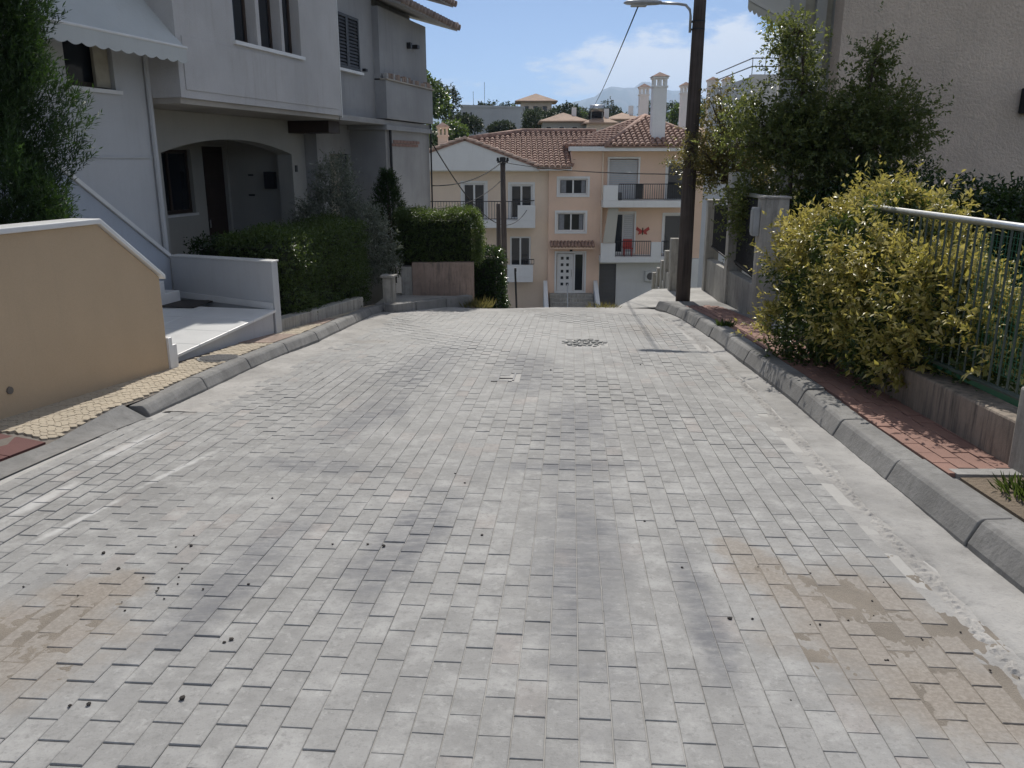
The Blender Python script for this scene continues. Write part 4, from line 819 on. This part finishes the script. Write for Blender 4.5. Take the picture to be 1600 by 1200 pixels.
for q in opsC[:2]:
    wo = window(HP, *q, -.16, 'house_white', 2, .08); surround(*q, -.3); MB().box(q[0] + .12, q[0] + .4, -.15, -.143, q[2] + .1, q[3] - .1).obj('curtain', 'curtain', wo); MB().box(q[1] - .32, q[1] - .12, -.15, -.143, q[2] + .1, q[3] - .1).obj('curtain', 'curtain', wo)
for q in opsL[:2]: surround(*q, -.05)
# front door with ten small lights and a glazed side panel
dr_ = MB().box(2.5, 3.42, -.17, -.11, -5.54, -3.42).obj('front_door', 'white', HP)
for i in range(2):
    for j in range(5): x = 2.72 + i * .3; z = -5.2 + j * .36; MB().box(x, x + .15, -.178, -.171, z, z + .16).obj('door_light', 'glass', dr_)
MB().tube([(3.32, -.22, -4.7), (3.32, -.22, -4.3)], .02).obj('handle', 'galv', dr_)
window(HP, 3.44, 4.02, -5.55, -3.39, -.17, 'house_white', 1, .08, 'side_light'); surround(2.47, 4.03, -5.5, -3.38, -.3, .1)
cnp = MB().box(2.1, 4.5, -.95, -.252, -3.1, -2.98).obj('door_canopy', 'peach', HP, False, .01)
for k in range(13): MB().tube([(2.16 + k * .19, -1.02, -2.93), (2.16 + k * .19, -.27, -2.75)], [.085, .07], 8).obj('roof_tile', 'tile', cnp, True)
MB().box(3.2, 3.35, -.3, -.252, -3.3, -3.2).obj('door_lamp', 'iron', HP)
# roller door and window at upper right
s = MB(); [s.box(5.31, 6.86, .2, .24, -.58 + k * .11, -.48 + k * .11) for k in range(20)]; s.obj('roller_shutter', 'roller', HP); surround(5.3, 6.87, -.5, 1.66, .05, .1)
for q in (opsR[1], opsR[2], opsR[3]): window(HP, *q, .2, 'house_white', 2 if q is opsR[2] else 1, .09, 'french_door'); surround(q[0], q[1], q[2] + .2, q[3], .05, .09)
s = MB(); [s.box(6.2, 6.74, .16, .195, -3.4 + k * .11, -3.3 + k * .11) for k in range(19)]; s.obj('roller_shutter', 'roller', HP)
def rail(par, x0, x1, y, z0, z1, n, mat='iron'):
    r = MB().tube([(x0, y, z1), (x1, y, z1)], .025, 6).tube([(x0, y, z0), (x1, y, z0)], .02, 6).obj('railing', mat, par)
    for k in range(n + 1): x = x0 + (x1 - x0) * k / n; MB().tube([(x, y, z0), (x, y, z1)], .012, 5).obj('bar', mat, r)
    return r
def balcony(x0, x1, z0, z1, y0, parapets, rails, mat='house_white'):
    b = MB().box(x0, x1, y0, .099, z0, z1).obj('balcony', mat, HP, False, .01)
    for (a, c, zt) in parapets: MB().box(a, c, y0, y0 + .12, z1 + .002, zt).obj('balcony_parapet', mat, b, False, .01)
    for (a, c, zt, n) in rails: rail(b, a, c, y0 + .06, z1 + .08, zt, n)
    return b
b1 = balcony(4.87, 9.3, -.86, -.5, -1.2, [(4.87, 5.65, .3)], [(5.7, 9.28, .36, 30)])
for (a, c) in ((6.6, 7.0), (8.3, 9.2)): MB().box(a, c, -1.05, -1.0, -.4, .34).obj('privacy_cloth', 'shutter', b1)
MB().box(5.72, 5.95, -.6, -.3, -.498, -.1).obj('flower_pot', 'cast', b1, False, .02)
b2 = balcony(4.82, 8.9, -3.8, -3.5, -1.2, [(4.82, 5.6, -2.75), (7.55, 8.1, -2.7)], [(5.62, 7.53, -2.65, 16), (8.12, 8.88, -2.65, 7)])
MB().add([(4.9, -1.3, -2.72), (5.55, -1.3, -2.72), (5.75, -.9, -.9), (5.2, -.9, -.9), (4.9, -1.28, -2.72), (5.55, -1.28, -2.72), (5.75, -.88, -.9), (5.2, -.88, -.9)], [(0, 1, 2, 3), (7, 6, 5, 4), (0, 4, 5, 1), (1, 5, 6, 2), (2, 6, 7, 3), (3, 7, 4, 0)]).obj('side_awning', 'awning_d', HP)
b3 = balcony(-6.5, 1.25, -1.95, -1.55, -1.1, [(.3, 1.25, -.75)], [(-6.4, .28, -.55, 44)])
MB().tube([(.3, -1.04, -.55), (1.2, -1.04, -.5)], .03, 6).obj('clothes_rail', 'iron', b3)
b4 = balcony(-.3, 1.15, -4.9, -4.62, -1.0, [(-.3, 1.15, -3.95)], [])
rail(b4, .5, 1.2, -1.02, -3.9, -3.65, 6)
# garage, air conditioner, downpipe, steps
gd = MB(); [gd.box(4.91, 5.84, .1, .14, -6.4 + k * .2, -6.205 + k * .2) for k in range(12)]; gd.obj('garage_door', 'cast', HP)
ac = MB().box(7.45, 8.15, -.3, -.002, -4.95, -4.4).obj('air_conditioner', 'white', HP, False, .02); MB().tube([(7.72, -.31, -4.67), (7.72, -.301, -4.67)], .2, 16).obj('fan_grille', 'cast', ac)
MB().tube([(4.9, -.3, -3.4), (4.9, -.3, 2.0)], .05, 8).obj('downpipe', 'peach2', HP)
for k in range(7): MB().box(2.1, 4.5, -.55 - .3 * (k + 1), -.27 if k == 0 else -.55 - .3 * k, FL, -5.6 - .18 * k).obj('step', 'pillar', HP, False, .01)
for x in (1.75, 4.55): MB().yz([(-.3, FL), (-2.9, FL), (-2.9, -6.3), (-.3, -4.9)], x, x + .22).obj('stair_cheek', 'house_white', HP, False, .01)
MB().tube([(3.0, -2.5, -6.5), (3.05, -1.0, -5.0)], .03, 6).obj('handrail', 'galv', HP)
# gable and roofs with barrel tiles
MB().uz([(-6.8, 1.05), (1.45, 1.05), (1.45, 1.22), (-2.5, 2.62), (-6.8, 1.22)], -.8, -.6).obj('gable', 'house_white', HP)
MB().box(-6.8, 1.45, -.6, -.002, 1.0, 1.049).obj('soffit', 'house_white', HP); MB().box(1.46, 3.2, -.9, -.26, 1.05, 1.24).obj('eave_board', 'house_white', HP, False, .01); MB().box(3.05, 10.8, -1.0, .09, 2.05, 2.28).obj('eave_board', 'house_white', HP, False, .01)
def tiled(name, par, poly, mat='tile', pw=.3, pl=.42, under='tile'):
    """plane of the polygon (3-D, first edge = eave) laid with barrel tiles"""
    P = [Vector(p) for p in poly]; ex = (P[1] - P[0]).normalized(); nn = None
    for k in range(2, len(P)):
        nn = ex.cross(P[k] - P[0])
        if nn.length > .1: break
    nn.normalize(); nn = nn if nn.z > 0 else -nn; ey = nn.cross(ex); ey = ey if ey.z > 0 else -ey
    q = [((p - P[0]).dot(ex), (p - P[0]).dot(ey)) for p in P]; x0, x1 = min(a for a, b in q), max(a for a, b in q); y1 = max(b for a, b in q)
    def inside(x, y):
        c = False; n = len(q)
        for i in range(n):
            (xa, ya), (xb, yb) = q[i], q[(i + 1) % n]
            if (ya > y) != (yb > y) and x < (xb - xa) * (y - ya) / (yb - ya) + xa: c = not c
        return c
    base = MB().add([tuple(p) for p in P] + [tuple(p - nn * .08) for p in P], [tuple(range(len(P))), tuple(range(2 * len(P) - 1, len(P) - 1, -1))] + [(i, (i + 1) % len(P), (i + 1) % len(P) + len(P), i + len(P)) for i in range(len(P))]).obj(name, under, par)
    V = []; F = []; rr = random.Random(7); ns = 6
    for j in range(int(y1 / pl) + 1):
        for i in range(int((x1 - x0) / pw) + 1):
            cx = x0 + (i + .5) * pw + rr.uniform(-.01, .01); cy = (j + .5) * pl
            if not (inside(cx, cy) and inside(cx, cy + pl * .4)): continue
            k0 = len(V)
            for (yy, r, h) in ((cy - pl * .62, pw * .45, .06), (cy + pl * .5, pw * .36, .004)):
                for s_ in range(ns + 1): t = math.pi * s_ / ns; V.append(tuple(P[0] + ex * (cx + r * math.cos(t)) + ey * yy + nn * (h + r * 1.0 * math.sin(t))))
            F += [(k0 + s_, k0 + s_ + 1, k0 + ns + 2 + s_, k0 + ns + 1 + s_) for s_ in range(ns)]; F.append(tuple(range(k0 + ns, k0 - 1, -1)))
    o = MB().add(V, F).obj('roof_tiles', mat, base, False, 0, False); o['kind'] = 'stuff'; return base
def ridge(par, a, b, mat='tile', r=.13):
    MB().tube([a, b], r, 8).obj('ridge_tiles', mat, par, True)
rl = tiled('left_roof', HP, [(1.4, -.95, 1.2), (3.15, -.95, 1.2), (5.0, 5.0, 3.14), (.6, 5.0, 3.14), (-2.5, 3.53, 2.66)]); ridge(rl, (.6, 5, 3.24), (5, 5, 3.24), r=.16); ridge(rl, (-2.5, 3.53, 2.78), (.6, 5, 3.24), r=.16)
gr_ = tiled('gable_roof', HP, [(1.55, -.85, 1.2), (1.55, 4.5, 1.2), (-2.5, 4.5, 2.66), (-2.5, -.85, 2.66)], 'tile_pale'); tiled('gable_roof', HP, [(-6.9, 4.5, 1.2), (-6.9, -.85, 1.2), (-2.5, -.85, 2.66), (-2.5, 4.5, 2.66)], 'tile_pale'); ridge(gr_, (-2.5, -.85, 2.7), (-2.5, 4.5, 2.7), 'tile_pale')
AP = (7.7, 3.8, 4.0); r1 = tiled('right_roof', HP, [(4.95, -1.1, 2.3), (10.9, -1.1, 2.3), AP]); tiled('right_roof', HP, [(3.0, 1.0, 2.3), (4.95, -1.1, 2.3), AP]); tiled('right_roof', HP, [(3.0, 9, 2.3), (3.0, 1.0, 2.3), AP]); tiled('right_roof', HP, [(10.9, -1.1, 2.3), (10.9, 9, 2.3), AP])
for e in ((4.95, -1.1, 2.36), (10.9, -1.1, 2.36), (3.0, 1.0, 2.36)): ridge(r1, e, (7.7, 3.8, 4.05))
def chimney(par, x, y, z0, z1, w, mat='house_white', d=None, parts=True):
    d = d or w; c = MB().box(x - w / 2, x + w / 2, y - d / 2, y + d / 2, z0, z1 - .75).obj('chimney', mat, par, False, .01)
    MB().box(x - w / 2 - .05, x + w / 2 + .05, y - d / 2 - .05, y + d / 2 + .05, z1 - .749, z1 - .66).obj('collar', mat, c)
    n = 3; pw = w / (2 * n - 1) * .9
    for i in range(n):
        a = x - w / 2 + (w - pw) * i / (n - 1)
        for yy in (y - d / 2, y + d / 2 - pw): MB().box(a, a + pw, yy, yy + pw, z1 - .659, z1 - .3).obj('vent_pier', mat, c)
    MB().box(x - w / 2 - .06, x + w / 2 + .06, y - d / 2 - .06, y + d / 2 + .06, z1 - .299, z1 - .2).obj('cap', mat, c)
    MB().add([(x - w / 2 - .12, y - d / 2 - .12, z1 - .199), (x + w / 2 + .12, y - d / 2 - .12, z1 - .199), (x + w / 2 + .12, y + d / 2 + .12, z1 - .199), (x - w / 2 - .12, y + d / 2 + .12, z1 - .199), (x, y, z1 + .05)], [(3, 2, 1, 0), (0, 1, 4), (1, 2, 4), (2, 3, 4), (3, 0, 4)]).obj('tile_cap', 'tile', c)
chimney(HP, 7.85, .3, 2.2, 6.05, .72); chimney(HP, -4.0, 3.6, 1.5, 3.65, .55, 'peach2')
# things on the lower balcony
ch = thing('garden_chair', 'red plastic chair on the lower right balcony of the peach house', 'chair', (6.35, 45.3, -3.498)); MB().box(-.25, .25, -.25, .25, .4, .45).obj('seat', 'red', ch); MB().box(-.25, .25, .2, .25, .45, .9).obj('backrest', 'red', ch)
for a in (-.22, .18):
    for b in (-.22, .18): MB().box(a, a + .04, b, b + .04, 0, .4).obj('leg', 'red', ch)
dc = thing('wall_ornament', 'red butterfly shaped ornament on the balcony wall of the peach house', 'ornament', (7.25, 46.09, -2.15))
for s_ in (-1, 1): MB().uz([(0, -.05), (s_ * .32, .18), (s_ * .38, .02), (s_ * .2, -.1), (s_ * .26, -.26), (s_ * .08, -.2)], -.03, -.005).obj('wing', 'red', dc)
MB().tube([(0, -.02, -.25), (0, -.02, .12)], .03, 6).obj('body', 'dark_wood', dc)

# ------------------------------------------------------------------ houses behind
def hiproof(par, x0, x1, y0, y1, z, h, mat='tile_far', name='roof'):
    w = min(x1 - x0, y1 - y0) / 2; cx0, cx1, cy = (x0 + w, x1 - w, (y0 + y1) / 2) if x1 - x0 >= y1 - y0 else ((x0 + x1) / 2, (x0 + x1) / 2, (y0 + y1) / 2)
    return MB().add([(x0, y0, z), (x1, y0, z), (x1, y1, z), (x0, y1, z), (cx0, cy, z + h), (cx1, cy, z + h), (x0, y0, z - .15), (x1, y0, z - .15), (x1, y1, z - .15), (x0, y1, z - .15)],
             [(0, 1, 5, 4), (1, 2, 5), (2, 3, 4, 5), (3, 0, 4), (9, 8, 7, 6), (0, 6, 7, 1), (1, 7, 8, 2), (2, 8, 9, 3), (3, 9, 6, 0)]).obj(name, mat, par)
HB = thing('house', 'house hidden behind the peach house with four tall pale chimneys', 'house', (9, 58, -7.2)); MB().box(-2, 9, 0, 9, -.5, 10.0).obj('wall', 'house_white', HB); hiproof(HB, -2.5, 9.5, -.5, 9.5, 10.15, 1.0)
for (x, y, zt, w) in ((.05, 1.5, 13.8, .62), (2.9, 1.5, 13.9, .62), (4.75, 1.6, 14.25, .62), (5.85, 1.9, 14.3, .62)): chimney(HB, x, y, 9.8, zt, w)
HM = thing('house', 'long white flat roofed modern house on the hillside', 'house', (-7.1, 120, 0))
weld(wallgrid(MB(), 0, 8.7, 3, 8.6, 0, .3, [(.25, .9, 6.6, 8.0), (1.3, 1.5, 6.8, 8.0)]).obj('wall', 'white_r', HM)); MB().box(0.01, 8.69, .35, 8, 3, 8.58).obj('house_body', 'white_r', HM); MB().uz([(-.15, 8.6), (8.75, 8.6), (8.75, 8.25), (8.9, 8.25), (8.9, 8.75), (2, 8.95), (-.15, 9.0)], -.1, 8.2).obj('parapet', 'white_r', HM); window(HM, .25, .9, 6.6, 8.0, .1, 'iron', 1, .06); window(HM, 1.3, 1.5, 6.8, 8.0, .1, 'iron', 1, .04)
MB().tube([(1.6, 3, 8.9), (1.6, 3, 11.0)], .03, 5).obj('antenna', 'iron', HM); MB().tube([(3.2, 3, 8.8), (3.2, 3, 12.2)], .03, 5).obj('antenna', 'iron', HM)
HH = thing('house', 'hilltop house with a wide tiled hip roof above the trees', 'house', (.9, 150, 0))
weld(wallgrid(MB(), .6, 6.0, 4, 11.3, 0, .3, [(1.2, 2.0, 9.4, 10.6), (2.8, 3.6, 9.4, 10.6), (4.4, 5.2, 9.4, 10.6)]).obj('wall', 'stone_r', HH)); MB().box(.62, 5.98, .35, 6, 4, 11.28).obj('house_body', 'stone_r', HH)
for a in (1.2, 2.8, 4.4): window(HH, a, a + .8, 9.4, 10.6, .1, 'dark_wood', 2, .06)
hiproof(HH, -.4, 7.0, -1, 7, 11.45, 1.45)
vx = [(3.4, 8.2, 95, 5.6, 'pale villa with a long brown tiled roof below the hilltop trees'), (8.0, 11.0, 92, 5.3, 'cream villa beside the round solar water tank'), (10.8, 14.6, 97, 5.9, 'small villa next to the tall chimneys with two dark windows')]
for i, (a, b, y, zt, lb) in enumerate(vx):
    v_ = thing('house', lb, 'house', (a, y, 0), 0, 'villas on the far slope'); w_ = b - a; n = max(2, int(w_ / 1.3)); ops = [(.35 + k * (w_ - .5) / n, .35 + k * (w_ - .5) / n + .65, zt - 1.35, zt - .4) for k in range(n)]
    weld(wallgrid(MB(), 0, w_, -1, zt, 0, .3, ops).obj('wall', 'cream_r' if i != 1 else 'stone_r', v_)); MB().box(.01, w_ - .01, .35, 5, -1, zt - .02).obj('house_body', 'cream_r', v_)
    for q in ops: window(v_, *q, .1, 'white', 1, .06)
    hiproof(v_, -.4, w_ + .4, -.5, 5.5, zt + .16, 1.0 - .1 * i); MB().box(w_ * .7, w_ * .7 + .5, 2.2, 2.7, zt + .5, zt + 1.7).obj('chimney', 'house_white', v_)
sw = thing('solar_heater', 'round solar water tank with a slanted panel on the villa roof', 'solar heater', (9.1, 92.5, 6.0)); MB().tube([(-.75, 0, .95), (.75, 0, .95)], .36, 16).obj('tank', 'galv', sw, True); MB().add([(-.8, .3, .2), (.8, .3, .2), (.8, .1, .6), (-.8, .1, .6), (-.8, 1.4, -.45), (.8, 1.4, -.45), (.8, 1.4, -.4), (-.8, 1.4, -.4)], [(0, 1, 2, 3), (7, 6, 5, 4), (0, 4, 5, 1), (1, 5, 6, 2), (2, 6, 7, 3), (3, 7, 4, 0)]).obj('panel', 'glass', sw)
for a in (-.6, .6): MB().tube([(a, .1, -.6), (a, 0, .9)], .03, 5).obj('leg', 'galv', sw)
# trees and scrub on the far slope
def fartree(label, x, y, h, r, seed, mat='lf_far', kind=0, n=170):
    z = terrain(x, y); t = thing('hillside_tree', label, 'tree', (x, y, z), 0, 'trees on the far slope'); rr = random.Random(seed)
    MB().tube([(0, 0, -.3), (.05, 0, h * .4), (0, 0, h * .8)], [.03 * h, .022 * h, .005 * h], 6).obj('trunk', 'bark', t)
    if kind == 0: lob = [(rr.uniform(-.45, .45) * r, rr.uniform(-.3, .3) * r, h * rr.uniform(.5, .78), r * rr.uniform(.45, .7), r * .6, h * rr.uniform(.18, .26)) for _ in range(6)]
    else: lob = [(0, 0, h * (.2 + .13 * k), r * (1 - .11 * k), r * (1 - .11 * k), h * .16) for k in range(6)]
    C, O = ell_pts(lob, n, .5, seed, .2, 2.0 / max(.4, r)); leafobj('crown', [sprigs(C, O, 5, r * .2, r * .14, r * .09, .3)], mat, t)
ft = [('bushy tree at the left end of the hillside by the grey house', -9.8, 100, 6.5, 3.0, 0), ('round tree left of the long white modern house', -8.2, 112, 6.5, 2.2, 0), ('dark tree behind the white modern house', -4.2, 135, 5.6, 2.6, 0), ('dense dark tree behind the modern house roof', -1.2, 136, 5.8, 2.4, 0), ('tall dark tree left of the hilltop house', .8, 128, 5.0, 2.2, 0), ('dark rounded tree below the hilltop house', 2.6, 132, 4.6, 2.6, 0), ('dark tree under the hilltop house eaves', 5.0, 134, 4.8, 2.4, 0), ('broad tree right of the hilltop house', 8.2, 140, 5.6, 2.8, 0), ('low tree on the ridge below the mountain', 11.2, 142, 4.6, 2.6, 0), ('wide tree behind the solar tank', 13.6, 136, 5.2, 3.0, 0), ('slim dark cypress near the tall chimneys', 19.4, 122, 6.4, .6, 1), ('low scrubby tree behind the pale villas', 16.8, 130, 4.4, 2.6, 0), ('tree between the tall pale chimneys', 25.5, 125, 5.6, 3.2, 0), ('leafy tree behind the rightmost chimneys', 31, 122, 6.6, 3.6, 0), ('bush below the white modern house', -5.4, 103, 2.2, 2.2, 0), ('bush under the corner of the modern house', -1.2, 104, 1.8, 2.0, 0), ('scrub tree at the left foot of the hillside', -6.8, 92, 3.8, 2.4, 0), ('round bush above the peach house ridge', .6, 88, 3.4, 2.2, 0), ('low bush behind the peach gable', -2.4, 84, 3.6, 2.2, 0), ('pale bush between the modern house and villas', 2.8, 106, 3.4, 1.8, 0)]
for i, (lb, x, y, h, r, kd) in enumerate(ft): fartree(lb, x, y, h, r, i + 10, 'lf_far' if i % 4 else 'lf_hedge', kd, 800)
rr = random.Random(77)
for i in range(14):
    x = rr.uniform(-14, 44); y = rr.uniform(150, 215); fartree('distant tree in the wooded strip along the hilltop', x, y, rr.uniform(4, 6.5), rr.uniform(2.2, 3.6), 60 + i, 'lf_far', 0, 400)

# ------------------------------------------------------------------ loose sand lying on the pavers
def sand(label, cx, cy, rx, ry, rot, seed, lim):
    V = []; F = []; n = 110; m = 110; st_ = 1.45
    for j in range(m + 1):
        for i in range(n + 1):
            a, b = (i / n * 2 - 1) * st_, (j / m * 2 - 1) * st_; x = cx + rx * a * math.cos(rot) - ry * b * math.sin(rot); y = cy + rx * a * math.sin(rot) + ry * b * math.cos(rot)
            d = 1 - (a * a + b * b) + 1.0 * fbm(x * 2.6, y * 2.6, seed) + .35 * fbm(x * 9, y * 9, seed + 3)
            V.append((x, y, road_z(x, y) - .0042 + .0042 * max(-.6, min(1, d)) + .0014 * fbm(x * 40, y * 40, 7)))
    for j in range(m):
        for i in range(n): q = j * (n + 1) + i; F.append((q, q + 1, q + n + 2, q + n + 1))
    o = MB().add(V, F).obj('loose_sand', 'sand', road, True, 0, False); o['kind'] = 'stuff'; o['label'] = label
sand('spilled brown sand on the pavers near the right gutter', 1.42, 2.85, .42, .72, R(14), 3, 0); sand('spilled brown sand on the pavers at the lower left', -1.95, 2.75, .45, .42, R(-20), 14, 0)
df = thing('open_joint_strips', 'H of dark strips standing in for open paver joints in mid street', 'joint marks', (-.03, 7.7, road_z(-.03, 7.7)), -PA); df.rotation_euler[0] = -.057  # dark strips added to stand for joints that have lost their sand
MB().box(.04, .058, -.12, .26, -.02, .003).obj('long_strip', 'iron', df); MB().box(-.11, -.09, -.14, .06, -.02, .003).obj('short_strip', 'iron', df); MB().box(-.16, .039, -.17, -.142, -.02, .003).obj('cross_strip', 'iron', df); MB().box(-.089, .039, -.02, .0, -.02, .003).obj('cross_strip', 'iron', df)
# rough cement and grit smeared over the pavers where the street tips downhill
V = []; F = []; n, m = 130, 60
for j in range(m + 1):
    for i in range(n + 1):
        x = -2.3 + 5.0 * i / n; y = 12.0 + 2.3 * j / m; d = (y - 13.35 + .22 * abs(x - .2) ** 1.1 * .6) * 2.0 + .9 * fbm(x * 1.1, y * 1.4, 31) + .35 * fbm(x * 5, y * 5, 33)
        V.append((x, y, road_z(x, min(y, 14.19)) - (.21 * (y - 14.19) if y > 14.19 else 0) - .0045 + .009 * max(-.5, min(1.3, d)) + .003 * fbm(x * 14, y * 14, 35)))
for j in range(m):
    for i in range(n): q = j * (n + 1) + i; F.append((q, q + 1, q + n + 2, q + n + 1))
MB().add(V, F).obj('cement_smear', 'gutter', road, True, 0, False)
V = []; F = []; n, m = 30, 260
for j in range(m + 1):
    y = 6.3 + 7.6 * j / m
    for i in range(n + 1):
        x = lerp(KL, y) + .75 * i / n; t = i / n; d = 1.5 - t * 2.3 + .9 * fbm(x * 2, y * 2, 41) + .4 * fbm(x * 9, y * 9, 43)
        V.append((x, y, road_z(x, y) - .004 + .010 * max(-.5, min(1.4, d)) + .004 * fbm(x * 18, y * 18, 45)))
for j in range(m):
    for i in range(n): q = j * (n + 1) + i; F.append((q, q + 1, q + n + 2, q + n + 1))
MB().add(V, F).obj('cement_smear', 'gutter2', road, True, 0, False)
# ------------------------------------------------------------------ small things on the street
pts = [(-1.95, 3.56), (-1.46, 2.33), (-1.4, 2.335), (-1.08, 2.71), (-1.06, 2.73), (-1.1, 2.36), (-1.55, 3.61), (-1.62, 3.6), (-.87, 3.63), (-.62, 3.61), (-.35, 4.71), (-.15, 3.75), (.7, 3.98), (.78, 3.4), (.87, 2.91), (.96, 2.91), (.39, 8.01), (1.35, 8.36), (-.28, 4.54), (-.7, 3.63), (-1.79, 3.37), (-1.14, 3.19), (-1.35, 4.28)]
rr = random.Random(9)
for _ in range(34):
    if rr.random() < .6: pts.append((rr.gauss(1.45, .28), rr.gauss(2.75, .4)))
    else: pts.append((rr.gauss(-1.75, .25), rr.gauss(3.05, .35)))
for i, (x, y) in enumerate(pts):
    s = rr.uniform(.006, .011) if i < 23 else rr.uniform(.003, .006)
    bm = bmesh.new(); bmesh.ops.create_icosphere(bm, subdivisions=1, radius=s)
    for v in bm.verts: v.co *= rr.uniform(.75, 1.25); v.co.z *= .75
    me = bpy.data.meshes.new('pebble'); bm.to_mesh(me); bm.free(); me.materials.append(M['stone']); o = bpy.data.objects.new('pebble', me); o.location = (x, y, road_z(x, y) + s * .45); COL.objects.link(o)
    tag(o, 'small dark crumb of dirt lying on the grey pavers', 'pebble', 'crumbs scattered on the street')
def tuft(label, x, y, z, n, h, r, mat='lf_green'):
    t = thing('weed', label, 'weed', (x, y, z)); a = RNG.uniform(0, 6.28, n); d = RNG.uniform(0, r, n); P = np.stack([d * np.cos(a), d * np.sin(a), np.zeros(n)], 1); D = unit(np.stack([np.cos(a) * .6, np.sin(a) * .6, np.ones(n)], 1) + RNG.normal(0, .3, (n, 3)))
    leafobj('blades', [(P, D, unit(RNG.normal(0, 1, (n, 3))), h * RNG.uniform(.5, 1.2, n), np.full(n, .012))], mat, t)
tuft('green weed growing in bare soil beside the right kerb', 2.72, 3.98, RPZ(0, 3.98) - .01, 260, .09, .15); tuft('dry grass tuft beside the corner kerb', -.62, 14.5, -.95, 200, .18, .3, 'lf_pale'); tuft('dry weeds at the edge of the ramp near the stepped wall', 1.6, 14.35, -.95, 160, .12, .3, 'lf_pale')
tuft('weed in the gap at the end of the low stained wall', 2.75, 10.4, RPZ(0, 10.4) - .01, 120, .12, .1, 'lf_green')
# ------------------------------------------------------------------ air
hz = MB().box(-9500, 9500, -500, 13500, -25, 900).obj('haze', M['land'], None); hz.data.materials.clear()
hm = bpy.data.materials.new('haze_air'); hm.use_nodes = True; hm.node_tree.nodes.clear(); ho = hm.node_tree.nodes.new('ShaderNodeOutputMaterial'); hv_ = hm.node_tree.nodes.new('ShaderNodeVolumePrincipled')
hv_.inputs['Color'].default_value = (.5, .7, 1, 1); hv_.inputs['Density'].default_value = 1.1e-4; hv_.inputs['Anisotropy'].default_value = .3
hm.node_tree.links.new(hv_.outputs[0], ho.inputs['Volume']); hz.data.materials.append(hm); hz['kind'] = 'stuff'
